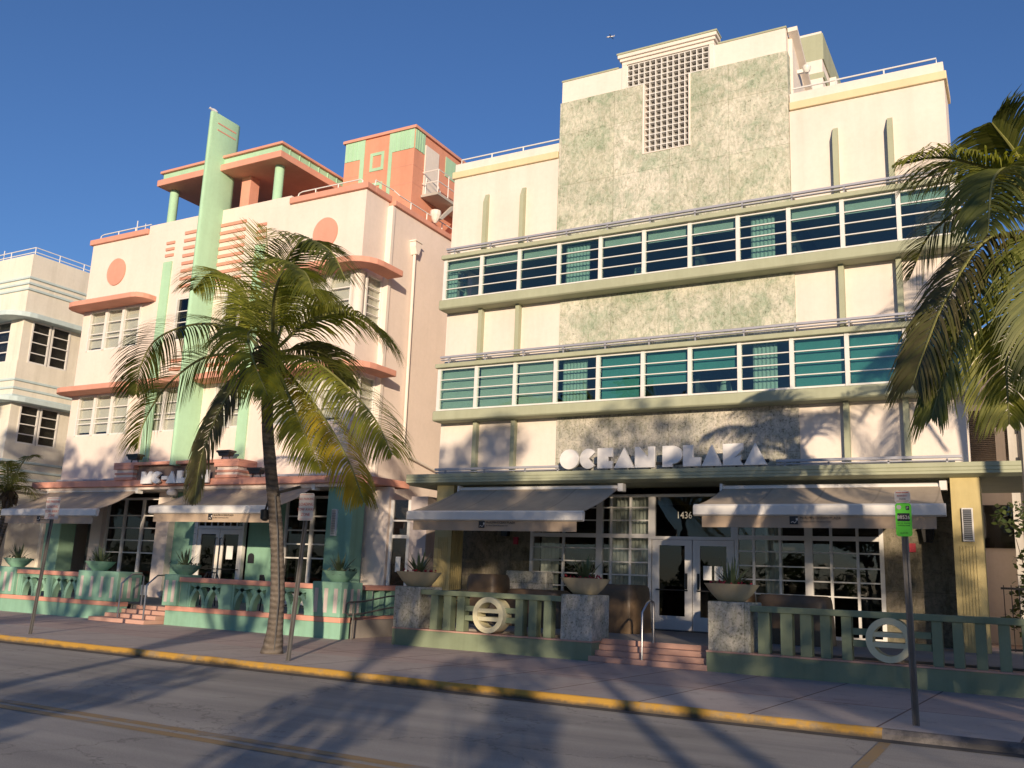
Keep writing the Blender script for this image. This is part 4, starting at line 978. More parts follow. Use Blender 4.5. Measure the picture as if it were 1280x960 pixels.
# roof rails
railing([(-32.1, .15, 14.40), (-32.05, .15, 14.62), (-31.9, .15, 14.66), (-29.1, .15, 14.66)], 0, ph, [(-31, .15, 14.66), (-30, .15, 14.66)], drop=.27)
railing([(-21.65, .15, 14.40), (-21.55, .15, 14.62), (-21.4, .15, 14.66), (-18.85, .15, 14.66), (-18.75, .15, 14.60), (-18.75, .15, 14.4)], 0, ph, [(-20.8, .15, 14.66), (-19.8, .15, 14.66)], drop=.27)
railing([(-18.35, .3, 14.40), (-18.35, .35, 14.62), (-18.3, 1.3, 14.62), (-18.2, 1.5, 14.5), (-18.2, 16, 14.5)], 0, ph, [(-18.2, y, 14.5) for y in (2.2, 3.2, 4.2, 5.2, 6.2)], drop=.27)
# antennae
g = G(); g.tube([(-30.4, .5, 14.2), (-30.4, .5, 15.15)], .02, 5); g.tube([(-29.9, .5, 14.2), (-29.9, .5, 14.95)], .015, 5); g.obj('antenna', 'rail', ph)
# roof pavilion
for x in (-28.15, -22.72):
    for y in (.28, 4.6):
        if y > 1 and x < -25: continue
        g = G(); g.lathe([(.17, 14.3), (.17, 15.96)], (x, y, 0), 20); g.obj('pavilion_post', 'mint', ph, smooth=True)
g = G()
g.prism([(-28.45, -.35), (-22.12, -.35), (-22.12, 5.6), (-28.45, 5.6)], 'z', 15.93, 16.18); g.obj('pavilion_roof', 'coral', ph, bev=.02)
g = G(); g.box(-28.3, -22.25, -.2, 5.4, 16.181, 16.46); 
for k in range(10): g.box(-22.25, -22.22, .2+.52*k, .23+.52*k, 16.19, 16.45)
g.obj('pavilion_frieze', 'mint', ph)
g = G(); g.box(-28.4, -22.15, -.3, 5.5, 16.461, 16.56); g.obj('pavilion_cap', 'coral', ph, bev=.015)
g = G(); g.box(-24.75, -24.3, .46, .9, 14.0, 15.93); g.obj('pavilion_core', 'coral', ph); g = G(); g.box(-24.6, -22.6, 3.2, 5.4, 13.9, 15.93); g.obj('pavilion_core', 'coral', ph)
g = G(); g.box(-21.9, -21.4, 1.2, 1.7, 13.95, 14.9); g.prism([(-21.95, 14.9), (-21.35, 14.9), (-21.65, 15.12)], 'y', 1.15, 1.75); g.obj('roof_vent', 'mint', ph)
# orange stair tower
tw = (-21.86, -18.62, 2.75, 7.2)
g = G(); g.box(tw[0], tw[1], tw[2], tw[3], 13.9, 17.72)
g.obj('stair_tower', 'coraldeep', ph)
g = G(); g.box(tw[0]-.08, tw[1]+.08, tw[2]-.08, tw[3]+.05, 17.721, 17.83); g.obj('tower_cap', 'coral', ph)
for z in (14.9, 15.6, 16.3):
    g = G(); g.box(tw[0]+.01, tw[1]+.006, tw[2]-.006, tw[3]-.01, z, z+.02); g.obj('tower_groove', 'coral', ph)
def trim(*bx):
    g = G()
    for q in bx: g.box(*q)
    g.obj('tower_trim', 'mint', ph)
fl = lambda xs: [(x, x+.03, 2.712, 2.7295, 16.96, 17.70) for x in xs]
trim((-21.84, -20.92, 2.73, 2.749, 16.95, 17.71), (-21.10, -20.90, 2.722, 2.7295, 14.4, 17.71), *fl((-21.7, -21.5, -21.3)))
trim((-19.62, -18.64, 2.73, 2.749, 16.95, 17.71), (-19.76, -19.60, 2.722, 2.7295, 14.4, 17.71), *fl((-19.45, -19.25, -19.05, -18.85)))
trim((-18.619, -18.60, 2.78, 3.38, 16.95, 17.71), *[(-18.598, -18.585, y, y+.03, 16.96, 17.70) for y in (2.9, 3.05, 3.2)])
trim((-18.619, -18.60, 4.8, 5.6, 16.7, 17.5))
for zc in (16.72, 15.5):
    trim((-20.62, -19.98, 2.725, 2.749, zc+.25, zc+.37), (-20.62, -19.98, 2.725, 2.749, zc-.37, zc-.25), (-20.62, -20.5, 2.725, 2.749, zc-.25, zc+.25), (-20.10, -19.98, 2.725, 2.749, zc-.25, zc+.25))

g = G(); g.box(-18.619, -18.575, 3.42, 4.3, 15.35, 17.35); g.obj('tower_door', 'ivory', ph)
g = G(); g.box(-18.6, -17.85, 3.3, 6.2, 15.22, 15.32); g.prism([(4.4, 15.2), (4.6, 15.2), (3.75, 14.4), (3.6, 14.4)], 'x', -18.0, -17.9); g.obj('fire_escape_landing', 'grey_wall', ph)
g = G()
for z in (15.75, 16.2): g.tube([(-17.88, 3.32, z), (-17.88, 6.15, z)], .02, 5); g.tube([(-18.58, 3.32, z), (-17.88, 3.32, z)], .02, 5)
for y in (3.32, 4.0, 4.7, 5.4, 6.1): g.tube([(-17.88, y, 15.3), (-17.88, y, 16.2)], .018, 5)
g.tube([(-18.56, 3.5, 15.3), (-18.5, 3.45, 16.0), (-18.3, 3.9, 15.9), (-18.2, 4.2, 15.35)], .02, 6)
g.obj('fire_escape_rail', 'rail', ph)
g = G(); g.box(-19.4, -17.95, 5.6, 7.6, 13.9, 15.0); g.obj('rear_parapet', 'coraldeep', ph)
g = G(); g.lathe([(.05, .0), (.12, .1), (.2, .3), (.2, .46)], (-18.1, 3.6, 14.25), 10); g.obj('roof_vent', 'ivory', ph)
# downspout with hopper head on the side wall
g = G(); x = PXR+.26
g.tube([(x, 2.55, 12.7), (x, 2.62, 5.95), (x, 3.0, 5.6), (x, 6.5, 5.0)], .055, 8); g.prism([(2.38, 13.12), (2.72, 13.12), (2.72, 12.95), (2.62, 12.68), (2.48, 12.68), (2.38, 12.95)][::-1], 'x', x-.1, x+.14); g.box(x-.1, x+.18, 2.34, 2.76, 13.12, 13.17)
g.obj('downspout', 'ivory', ph)

# mint balustrades of the peach hotel
def arch_panel(parent, x0, x1, y0, y1, z0, z1):
    """pierced panel: two interlaced pointed arches between solid stiles"""
    gg = G(); w = x1-x0; h = z1-z0; th = .105; yc0, yc1 = y0, y1
    gg.box(x0, x0+.08, y0, y1, z0, z1); gg.box(x1-.08, x1, y0, y1, z0, z1)
    gg.box(x0+.08, x1-.08, y0, y1, z1-.05, z1)
    cw = (w-.16)/2
    def rib(xa, xb, zb_, ztop, bulge):
        n = 12; prev = None
        for k in range(n+1):
            t = k/n; xx = xa+(xb-xa)*(1-math.cos(t*math.pi/2)); zz = zb_+(ztop-zb_)*math.sin(t*math.pi/2)
            q = Vector((xx, 0, zz))
            if prev is not None:
                d = (q-prev).normalized(); nn = Vector((-d.z, 0, d.x))*th/2
                a, b_, c, e = prev-nn, q-nn, q+nn, prev+nn
                for yy, rev in ((yc0+.02, False), (yc1-.02, True)):
                    ps = [(v_.x, yy, v_.z) for v_ in (a, b_, c, e)]; gg.quad(*(ps[::-1] if (rev) else ps))
                gg.quad((e.x, yc0+.02, e.z), (c.x, yc0+.02, c.z), (c.x, yc1-.02, c.z), (e.x, yc1-.02, e.z)); gg.quad((a.x, yc1-.02, a.z), (b_.x, yc1-.02, b_.z), (b_.x, yc0+.02, b_.z), (a.x, yc0+.02, a.z))
            prev = q
    xa = x0+.06; xm = (x0+x1)/2; xb = x1-.06; zt_ = z1-.04
    rib(xm-.04, xa, z0, zt_, 0); rib(xm+.04, xb, z0, zt_, 0)
    rib(xa, xm, z0, zt_, 0); rib(xb, xm, z0, zt_, 0)
    return gg.obj('arch_panel', 'mintdeep', parent)
def mint_bal(label, x0, x1, pillars, panels, loc, ys=(-5.0, -4.66)):
    t = thing('arched_balustrade', label, 'balustrade', loc, 'mint arched balustrades in front of the peach hotel')
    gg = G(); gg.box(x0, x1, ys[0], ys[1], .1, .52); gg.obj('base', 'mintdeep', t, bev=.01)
    gg = G(); gg.box(x0, x1, ys[0]-.02, ys[1]+.02, .521, .64); gg.obj('band', 'coral', t, bev=.01)
    lo = min([x0]+[p_[1] for p_ in pillars if p_[0] <= x0+.1]); lo = [p_[1] for p_ in pillars if p_[0] <= x0+.1] or [x0]; hi_ = [p_[0] for p_ in pillars if p_[1] >= x1-.1] or [x1]
    gg = G(); gg.box(lo[0]+.001, hi_[0]-.001, ys[0]-.01, ys[1]+.0, 1.27, 1.39); gg.obj('rail', 'coral', t, bev=.012)
    last = lo[0]
    for (a, b_) in panels:
        arch_panel(t, a, b_, ys[0]+.06, ys[1]-.06, .641, 1.269)
        if a-last > .02: gg = G(); gg.box(last+.001, a-.001, ys[0]+.05, ys[1]-.05, .641, 1.269); gg.obj('stile', 'mintdeep', t)
        last = b_
    if hi_[0]-last > .02: gg = G(); gg.box(last+.001, hi_[0]-.001, ys[0]+.05, ys[1]-.05, .641, 1.269); gg.obj('stile', 'mintdeep', t)
    for (a, b_, n) in pillars:
        gg = G(); gg.box(a, b_, ys[0]-.06, ys[0]+.75, .641, 1.45); pl = gg.obj('pillar', 'mintdeep', t, bev=.02)
        for k in range(n):
            xx = a+(b_-a)*(k+.5)/n; s_ = G(); s_.box(xx-.055, xx+.055, ys[0]-.07, ys[0]-.059, .74, 1.30); s_.obj('stripe', 'pinkpanel', pl)
        for k in range(3):
            yy = ys[0]+.75*(k+.5)/3-.03; s_ = G(); s_.box(b_-.001, b_+.01, yy-.05, yy+.05, .74, 1.30); s_.obj('stripe', 'pinkpanel', pl)
    return t
mint_bal('mint balustrade with interlaced arches between the peach hotel steps and the coconut palm', -20.0, -14.12, [(-20.1, -19.58, 2), (-15.0, -14.12, 3)],
         [(-19.30, -18.05), (-17.72, -16.5), (-16.3, -15.2)], (-17, -4.8, .15))
mint_bal('mint balustrade with interlaced arches left of the peach hotel steps, at the left edge', -27.4, -21.9, [(-27.4, -26.5, 3), (-23.62, -21.92, 4)],
         [(-26.35, -25.1), (-24.95, -23.72)], (-24.6, -4.8, .15))
mint_bal('far mint balustrade with interlaced arches, cut by the left edge of the photo', -34.5, -28.2, [(-29.1, -28.2, 3)], [(-34.4, -33.1), (-32.9, -31.6), (-31.4, -30.1)], (-31, -4.8, .15))
t = thing('arched_balustrade', 'short mint balustrade running back from the striped corner pillar beside the ramp', 'balustrade', (-14.4, -2.5, .15), 'mint arched balustrades in front of the peach hotel')
g = G(); g.box(-14.75, -14.4, -4.18, .4, .1, .52); g.obj('base', 'mintdeep', t)
g = G(); g.box(-14.77, -14.38, -4.18, .4, .521, .64); g.obj('band', 'coral', t)
g = G(); g.box(-14.76, -14.4, -4.18, .4, 1.27, 1.39); g.obj('rail', 'coral', t)
for k in range(9): g = G(); g.box(-14.68, -14.46, -4.1+.5*k, -3.9+.5*k, .641, 1.269); g.obj('stile', 'mintdeep', t)
g = G()
for z in (1.02, .74): g.tube([(-14.0, -4.9, z-.02), (-13.95, -4.4, z), (-13.9, -3.5, z+.12), (-13.6, 0, z+.35)], .02, 8)
g.tube([(-14.0, -4.9, 1.0), (-14.0, -4.98, .95), (-14.0, -4.98, .78), (-14.0, -4.9, .72)], .02, 8)
for y, z in ((-4.75, 1.0), (-3.0, 1.2), (-1.4, 1.3)): g.tube([(-13.97, y, .15), (-13.95, y, z)], .02, 8)
tag(g.obj('ramp_handrail', 'galv', smooth=True), 'grey ramp handrail between the mint corner pillar and the first stone pillar', 'handrail')
st = thing('entrance_steps', 'peach tiled steps between the mint balustrades of the peach hotel', 'steps', (-21, -4.9, .15))
for k in range(4):
    g = G(); g.box(-22.3+.18*k-.0, -20.12, -5.55+.36*k, -4.45+.01*k, .152 if k == 0 else .15+.105*k+.001, .15+.105*(k+1)); g.obj('step', 'step', st, bev=.008)
for lab, x in (('left bent steel handrail on the peach hotel steps', -21.45), ('right bent steel handrail on the peach hotel steps', -20.45)):
    g = G(); g.tube([(x, -5.3, .25), (x, -5.3, 1.15), (x+.02, -5.0, 1.4), (x+.02, -4.7, 1.42), (x+.02, -4.6, 1.35), (x+.02, -4.6, .56)], .022, 8); tag(g.obj('handrail', 'steel', smooth=True), lab, 'handrail', 'handrails of the peach hotel steps')
for x, l1, l2 in ((-27.1, 'mint bowl planter on the pillar nearest the left edge', 'spiky plant in the mint bowl nearest the left edge'),
                  (-23.3, 'mint bowl planter on the wide striped pillar left of the peach steps', 'spiky plant in the mint bowl left of the peach steps'),
                  (-19.84, 'mint bowl planter on the narrow striped pillar right of the peach steps', 'spiky plant in the mint bowl right of the peach steps'),
                  (-14.55, 'mint bowl planter on the striped corner pillar beside the ramp', 'spiky plant in the mint bowl on the striped corner pillar')):
    planter_bowl(l1, x, -4.62, 1.45, 'mintdeep', .42, .26, 'mint bowls on the striped pillars'); agave(l2, x, -4.62, 1.67, 32, .55, False, int(-x*7))
# terrace chairs behind the mint balustrade
def cafe_chair(label, x, y, rz):
    t = thing('terrace_chair', label, 'chair', (x, y, .566), 'dark terrace chairs of the peach hotel'); t.rotation_euler = (0, 0, rz)
    s_ = G(); s_.box(-.25, .25, -.25, .25, .42, .47); child('seat', s_.mesh('seat', 'black'), t)
    b_ = G(); b_.tube([(-.24, .24, .45), (-.26, .30, .75), (-.15, .33, .95), (.15, .33, .95), (.26, .30, .75), (.24, .24, .45)], .022, 6)
    for k in range(5): b_.tube([(-.16+.08*k, .25, .47), (-.16+.08*k, .325, .93)], .012, 5)
    child('backrest', b_.mesh('backrest', 'black'), t)
    for dx in (-.22, .22):
        for dy in (-.22, .22): l_ = G(); l_.tube([(dx, dy, .43), (dx*1.1, dy*1.1, 0)], .018, 6); child('leg', l_.mesh('leg', 'black'), t)
cafe_chair('dark terrace chair nearest the trunk behind the mint balustrade', -17.6, -3.6, 2.6); cafe_chair('dark terrace chair left of the palm trunk, in front of the door plaque', -21.2, -2.6, .3)

# ------------------------------------------------------------------ left neighbour
nb = thing('corner_hotel', 'cream hotel with ice blue bands and wraparound dark windows at the left edge', 'hotel', (-42, 4, .15))
NX = -36.15
g = G()
for z0, z1 in ((11.62, 14.4), (8.05, 9.75), (4.4, 6.35), (.15, .9)): g.box(-60, NX, 0, 18, z0, z1)
for z0, z1 in ((9.751, 11.619), (6.351, 8.049), (.901, 4.399)):
    g.box(-60, NX-.25, .3, 18, z0, z1); g.box(NX-.9, NX-.05, .05, .31, z0, z1); g.box(NX-.25, NX-.05, 2.25, 18, z0, z1); g.box(NX-.25, NX-.05, .31, .45, z0, z1)
g.obj('wall', 'nbwall', nb)
for z in (13.35, 13.1, 12.85):
    g = G(); g.box(-60, NX+.07, -.07, 18, z-.05, z+.05); g.obj('band', 'iceblue', nb, bev=.02)
for z in (8.95, 8.6, 8.28, 5.6, 5.25, 4.9):
    g = G(); g.box(-60, NX+.06, -.06, 18, z-.05, z+.05); g.obj('band', 'iceblue', nb, bev=.02)
for z in (11.66, 8.09):
    xo = NX+.45; d = -.7
    poly = [(-60, d)] + [(xo-1+math.sin(R(a)), d+1-math.cos(R(a))) for a in (0, 18, 36, 54, 72, 90)] + [(xo, 18), (-60, 18)]
    g = G(); g.prism(poly, 'z', z-.1, z+.12); g.obj('eyebrow', 'iceblue', nb, bev=.03)
for zb, zt in ((9.75, 11.56), (6.35, 7.99)):
    for y0, y1 in ((.45, 1.32), (1.38, 2.25)):
        f = G(); x = NX-.06
        f.box(x-.06, x+.03, y0, y0+.07, zb, zt); f.box(x-.06, x+.03, y1-.07, y1, zb, zt); f.box(x-.06, x+.03, y0+.07, y1-.07, zb, zb+.07); f.box(x-.06, x+.03, y0+.07, y1-.07, zt-.07, zt)
        for q in (.25, .5, .75): f.box(x-.04, x+.02+(.02 if q == .5 else 0), y0+.07, y1-.07, zb+(zt-zb)*q-.02, zb+(zt-zb)*q+.02)
        o = f.obj('window', 'white', nb); q = G(); q.box(x-.03, x-.02, y0+.07, y1-.07, zb+.07, zt-.07); q.obj('pane', 'dark_glass', o)
    for k in range(3):
        a = NX-.95-1.0*(k+1); f = G(); f.box(a, a+.07, .1, .2, zb, zt); f.box(a+.93, a+1, .1, .2, zb, zt)
        for q in (0.02, .25, .5, .75, .98): f.box(a+.07, a+.93, .12, .19, zb+(zt-zb)*q-.025, zb+(zt-zb)*q+.025)
        o = f.obj('window', 'white', nb); q = G(); q.box(a+.07, a+.93, .15, .158, zb+.03, zt-.03); q.obj('pane', 'dark_glass', o)
g = G()
for q in ((-60, 14.75), (-60, 14.55)):
    g.tube([(q[0], .15, q[1]), (NX-.15, .15, q[1]), (NX-.15, 16, q[1])], .022, 6)
for x in (-44, -42.5, -41, -39.5, -38, NX-.15): g.tube([(x, .15, 14.4), (x, .15, 14.75)], .02, 6)
for y in (1.3, 2.5, 3.7, 4.9): g.tube([(NX-.15, y, 14.4), (NX-.15, y, 14.75)], .02, 6)
g.tube([(-38.8, .3, 14.4), (-38.8, .3, 15.0)], .02, 5)
g.obj('roof_railing', 'rail', nb)
f = G()
f.box(-42, -37.6, -.04, -.001, .9, 3.6); f.box(-37.4, -36.4, -.04, -.001, .3, 3.2); f.obj('shop_window', 'dark_glass', nb)

# ------------------------------------------------------------------ right background
rb = thing('rear_building', 'cream rear building with a bronze louvred storey glimpsed right of the cream hotel', 'building', (2, 15, .15))
g = G(); g.box(-5, -.05, 14, 22, 8.25, 11.3); g.box(-5, 1.5, 14.4, 22, .1, 8.24); g.obj('wall', 'ivory', rb)
g = G()
for k in range(26): g.box(-4, -.36, 13.98, 14.06, 6.4+.07*k, 6.44+.07*k)
g.obj('louvre_screen', 'louvre', rb)
g = G(); g.box(-.72, -.42, 13.9, 13.97, 6.4, 7.6); g.obj('white_pilaster', 'ivory', rb)
g = G(); g.box(-4, -.3, 13.98, 14.02, 9.55, 9.60); g.box(-4, -.3, 13.98, 14.02, 9.2, 9.24); g.obj('string_course', 'grey_wall', rb)
g = G(); g.box(-1.3, .1, 14.3, 14.39, 3.4, 4.9); g.obj('window', 'dark_glass', rb)
g = G(); g.box(-.3, 9, 11.0, 20, .1, 10.2); t = tag(g.obj('weathered_building', 'grey_wall'), 'weathered beige building behind the right palm at the right edge', 'building')
g = G()
for z in (8.0, 7.3, 6.9, 6.0, 5.8): g.box(-.15+.12*(z % .7), -.08+.12*(z % .7), 10.96, 11.0, z, z+.13)
g.box(.0, .09, 10.9, 11.0, .2, 9.0)
o = g.obj('wall_vent', 'darkmetal'); o.parent = t

# ------------------------------------------------------------------ palms
def bez(pts, n):
    """Catmull-Rom through the control points"""
    P_ = [Vector(q) for q in pts]; P_ = [2*P_[0]-P_[1]]+P_+[2*P_[-1]-P_[-2]]
    out = []; seg = len(P_)-3
    for k in range(n+1):
        t = k/n*seg; i = min(int(t), seg-1); f = t-i; a, b_, c, d = P_[i:i+4]
        out.append(.5*((2*b_)+(c-a)*f+(2*a-5*b_+4*c-d)*f*f+(3*b_-a-3*c+d)*f*f*f))
    return out
def frond(pts, seed=0, L=1.06, pairs=112, fk=1.0, wk=1.0, droop=.55, fan=0.0, name='frond', mats=('frond', 'rachis'), parent=None, org=(0, 0, 0)):
    rr = random.Random(seed); g = G(); n = 40; C_ = bez(pts, n); tot = sum((C_[k+1]-C_[k]).length for k in range(n))
    g.tube([tuple(q) for q in C_], [.035*(1-.85*k/n)+.004 for k in range(n+1)], 5, 1)
    down = Vector((0, 0, -1))
    roll = rr.uniform(-.25, .25)
    T0 = (C_[1]-C_[0]).normalized(); sd_ = T0.cross(Vector((0, 0, 1)))
    if sd_.length < .25: sd_ = (C_[n]-C_[0]).cross(Vector((0, 0, 1)))
    sd_.normalize(); sides = []
    for k in range(n+1):
        T = (C_[min(k+1, n)]-C_[max(k-1, 0)]).normalized(); sd_ = (sd_-T*sd_.dot(T)).normalized(); sides.append(sd_.copy())
    for s in (-1, 1):
        for j in range(pairs):
            t = .10+.90*(j+rr.uniform(-.3, .3))/pairs; t = max(.08, min(.995, t)); k = min(int(t*n), n-1)
            q = C_[k].lerp(C_[k+1], t*n-k); T = (C_[min(k+2, n)]-C_[max(k-1, 0)]).normalized()
            side = (sides[k]-T*sides[k].dot(T)).normalized(); nrm = side.cross(T).normalized()
            side = (side*math.cos(roll)+nrm*math.sin(roll))
            ln = L*(.50+.62*math.sin(math.pi*min(1, (t*.80+.16))))*rr.uniform(.9, 1.06)
            ln *= min(1, (1.03-t)/.16) if t > .87 else 1
            fwd = (.42+.75*t)*fk
            d = (side*s+T*fwd+nrm*rr.uniform(.12, .24)+Vector((rr.uniform(-.075, .075), rr.uniform(-.075, .075), rr.uniform(-.08, .08)))).normalized()
            w = .0188*wk*rr.uniform(.75, 1.25)
            pts_ = [q]; cur = Vector(q); dd = Vector(d); st = 4
            dp = droop*rr.uniform(.9, 1.25)*1.45
            for m_ in range(st):
                cur = cur+dd*ln/st; pts_.append(Vector(cur)); dd = (dd+down*dp*.42).normalized()
            wid = [w*.5, w, w*.9, w*.6, .002]
            i = len(g.v)
            wv = (T.cross(d)); wv = wv.normalized() if wv.length > .01 else side
            wv = d.cross(wv).normalized()*.8+wv*.35
            for m_ in range(st+1):
                g.v += [tuple(pts_[m_]-wv*wid[m_]), tuple(pts_[m_]+wv*wid[m_])]
            for m_ in range(st):
                a = i+2*m_; g.f.append((a, a+1, a+3, a+2)); g.m.append(0)
    return g.obj(name, list(mats), parent)
def palm(name, label, base, trunk, fronds, seed=1, group=None, fibre=True):
    t = thing(name, label, 'palm tree', base, group)
    g = G(); tp = bez([q[:3] for q in trunk], 28); rad = []
    for k in range(29):
        f = k/28*(len(trunk)-1); i = min(int(f), len(trunk)-2); rad.append((trunk[i][3]*(1-(f-i))+trunk[i+1][3]*(f-i))*(1+.025*math.sin(k*2.4)+.02*math.sin(k*5.1)))
    g.tube([tuple(q) for q in tp], rad, 14); g.obj('trunk', 'bark', t, smooth=True)
    top = Vector(trunk[-1][:3]); rr = random.Random(seed)
    if fibre:
        g = G(); g.lathe([(.10, -.55), (.17, -.3), (.21, -.05), (.17, .2), (.06, .38)], tuple(top), 12)
        for k in range(26):
            a = rr.uniform(0, 6.28); b0 = top+Vector((math.cos(a)*.14, math.sin(a)*.14, rr.uniform(-.1, .2))); e = b0+Vector((math.cos(a)*.22, math.sin(a)*.22, rr.uniform(-.75, -.2)))
            g.tube([tuple(b0), tuple((b0+e)/2+Vector((math.cos(a), math.sin(a), .4))*.08), tuple(e)], [.03, .022, .006], 4)
        for k in range(5):
            a = rr.uniform(0, 6.28); c_ = top+Vector((math.cos(a)*.27, math.sin(a)*.27, rr.uniform(-.3, -.05))); g.lathe([(.01, -.12), (.08, -.06), (.1, 0), (.07, .08), (.01, .12)], tuple(c_), 8)
        g.obj('crown_base', 'skirt', t)
    for k, f in enumerate(fronds):
        pts, kind = f[0], f[1] if len(f) > 1 else 'frond'
        kw = f[2] if len(f) > 2 else {}
        o = frond(pts, seed*100+k, mats=(kind, 'rachis'), parent=t, **kw)
        if kind == 'frond_yellow': o['label'] = 'yellowing drooping frond'
    return t
FL = {
'up' : [(-13.31, -8.9, 6.21), (-13.63, -8.8, 7.5), (-14.08, -8.6, 8.99)] ,
'upR' : [(-13.2, -8.9, 6.2), (-13.05, -9.1, 7.54), (-12.29, -9.4, 8.08), (-11.19, -9.8, 7.65), (-10.45, -10.1, 6.84)] ,
'frontR' : [(-13.26, -8.9, 6.14), (-12.46, -9.8, 6.86), (-11.58, -10.5, 7.04), (-10.66, -11.0, 6.76), (-10.09, -11.3, 6.2)] ,
'upL' : [(-13.41, -8.9, 6.15), (-14.12, -8.7, 7.03), (-14.89, -8.5, 7.82), (-15.95, -8.3, 8.28), (-16.74, -8.1, 8.02)] ,
'L' : [(-13.54, -8.9, 6.09), (-14.33, -8.8, 6.6), (-15.72, -8.7, 6.94), (-17.12, -8.6, 6.77), (-17.72, -8.5, 6.17), (-17.76, -8.5, 5.5)] ,
'Ll' : [(-13.47, -8.9, 5.95), (-14.02, -9.2, 6.0), (-14.68, -9.5, 5.85), (-15.26, -9.8, 5.22), (-15.51, -10.0, 4.48), (-15.48, -10.1, 3.94)] ,
'DL' : [(-13.46, -8.9, 5.85), (-13.48, -9.4, 5.45), (-13.58, -9.8, 4.74), (-13.63, -10.1, 3.76), (-13.59, -10.2, 2.85)] ,
'front' : [(-13.36, -8.9, 6.08), (-12.85, -9.8, 6.17), (-12.34, -10.5, 5.91), (-11.54, -11.1, 5.23), (-10.93, -11.3, 4.53)] ,
'R' : [(-13.11, -8.9, 6.12), (-12.49, -8.8, 6.62), (-11.69, -8.7, 6.77), (-10.95, -8.6, 6.45), (-10.52, -8.6, 5.97)] ,
'Rb' : [(-13.09, -8.9, 6.02), (-12.97, -8.3, 6.22), (-12.7, -7.8, 6.14), (-12.46, -7.4, 5.59)] ,
'RL' : [(-13.09, -8.9, 5.95), (-11.87, -9.3, 5.67), (-10.71, -9.7, 5.07), (-9.62, -10.1, 4.3), (-9.02, -10.3, 3.6)] ,
'RLo' : [(-13.12, -8.9, 5.86), (-11.78, -9.5, 5.0), (-10.66, -10.0, 4.2), (-9.85, -10.3, 3.41), (-9.46, -10.4, 2.82)] ,
'D' : [(-13.16, -8.9, 5.83), (-12.08, -9.7, 5.1), (-11.06, -10.3, 4.22), (-10.24, -10.6, 3.33)] ,
'back1' : [(-13.28, -8.9, 6.14), (-14.64, -8.0, 7.28), (-15.9, -7.2, 7.87), (-16.86, -6.5, 7.52)] ,
'back2' : [(-13.19, -8.9, 6.13), (-13.63, -8.1, 7.35), (-13.85, -7.3, 7.91), (-14.03, -6.5, 7.63)] ,
'x_backD' : [(-13.26, -8.9, 5.94), (-14.35, -8.1, 5.71), (-15.01, -7.7, 4.98), (-15.21, -7.6, 4.29)] ,
'mid' : [(-13.24, -8.9, 6.13), (-12.97, -9.4, 6.71), (-12.78, -9.9, 7.0), (-12.58, -10.3, 6.86)] ,
}
kinds = {'Ll': 'frond_lime', 'RL': 'frond_lime', 'front': 'frond_lime', 'D': 'frond_lime', 'DL': 'frond_dry', 'RLo': 'frond_yellow', 'L': 'frond_dark', 'upR': 'frond_dark', 'Rb': 'frond_dark', 'backD': 'frond_dark'}
opt = {'up': dict(droop=.06, L=1.0, fk=.55, wk=.6, pairs=60), 'upR': dict(droop=.5), 'mid': dict(droop=.6), 'front': dict(droop=.7), 'DL': dict(L=.75, droop=.8), 'RLo': dict(L=.8, droop=.8), 'D': dict(L=.8)}
palm('coconut_palm', 'coconut palm with drooping green and yellow fronds before the peach hotel', (-12.5, -8.95, .15),
     [(-12.50, -8.95, .10, .225), (-12.47, -8.95, .55, .15), (-12.49, -8.95, 1.3, .132), (-12.67, -8.95, 2.47, .126), (-12.98, -8.95, 3.72, .118), (-13.18, -8.95, 4.69, .115), (-13.30, -8.95, 5.95, .125)],
     [(v, kinds.get(k, 'frond'), opt.get(k, {})) for k, v in FL.items() if k not in ('x_backD', 'mid')], seed=4)
FR = {
'a' : [(0.44, -9.0, 6.5), (0.15, -9.3, 7.17), (-0.3, -9.6, 7.37), (-0.72, -9.8, 7.45), (-1.22, -10.0, 7.35)] ,
'b' : [(0.45, -9.0, 6.72), (0.05, -8.7, 7.45), (-0.56, -8.5, 7.85), (-1.19, -8.3, 7.75)] ,
'c' : [(0.43, -9.0, 6.39), (-0.18, -9.4, 6.34), (-0.68, -9.8, 5.5), (-0.97, -10.1, 4.71), (-1.11, -10.2, 4.28)] ,
'd' : [(0.42, -9.0, 6.28), (-0.1, -9.6, 5.93), (-0.5, -10.1, 5.08), (-0.74, -10.4, 4.32), (-0.89, -10.5, 3.81)] ,
'e' : [(0.46, -9.0, 6.16), (0.16, -9.8, 5.4), (-0.05, -10.2, 4.61), (-0.08, -10.4, 3.69)] ,
'f' : [(0.44, -9.0, 6.56), (-0.26, -8.4, 7.25), (-0.94, -8.0, 7.07), (-1.32, -7.8, 6.42)] ,
'g' : [(0.5, -9.0, 6.83), (0.24, -9.3, 7.5), (-0.03, -9.5, 7.95)] ,
'h' : [(0.46, -9.0, 6.16), (-0.31, -8.5, 6.31), (-0.93, -8.1, 5.91), (-1.19, -8.0, 5.35)] ,
'k' : [(.55, -9, 6.7), (1.2, -9.6, 7.6), (2.2, -10, 7.6), (3.0, -10.3, 6.6)],
'l' : [(.55, -9, 6.7), (1.2, -8.2, 7.6), (2.0, -7.4, 7.4), (2.6, -6.9, 6.2)],
'm' : [(.55, -9, 6.4), (1.4, -9.4, 6.3), (2.2, -9.8, 5.2), (2.6, -10, 4.1)],
}
FR['n'] = [(.5, -9, 6.5), (.2, -9.9, 7.0), (-.05, -10.8, 6.6), (-.15, -11.4, 5.7)]
FR['p'] = [(.5, -9, 6.4), (.45, -9.8, 6.1), (.35, -10.5, 5.1), (.3, -10.8, 4.1)]
kr = {k: 'frond_dark' for k in FR if k not in ('a', 'e')}; kr['c'] = 'frond_dry'
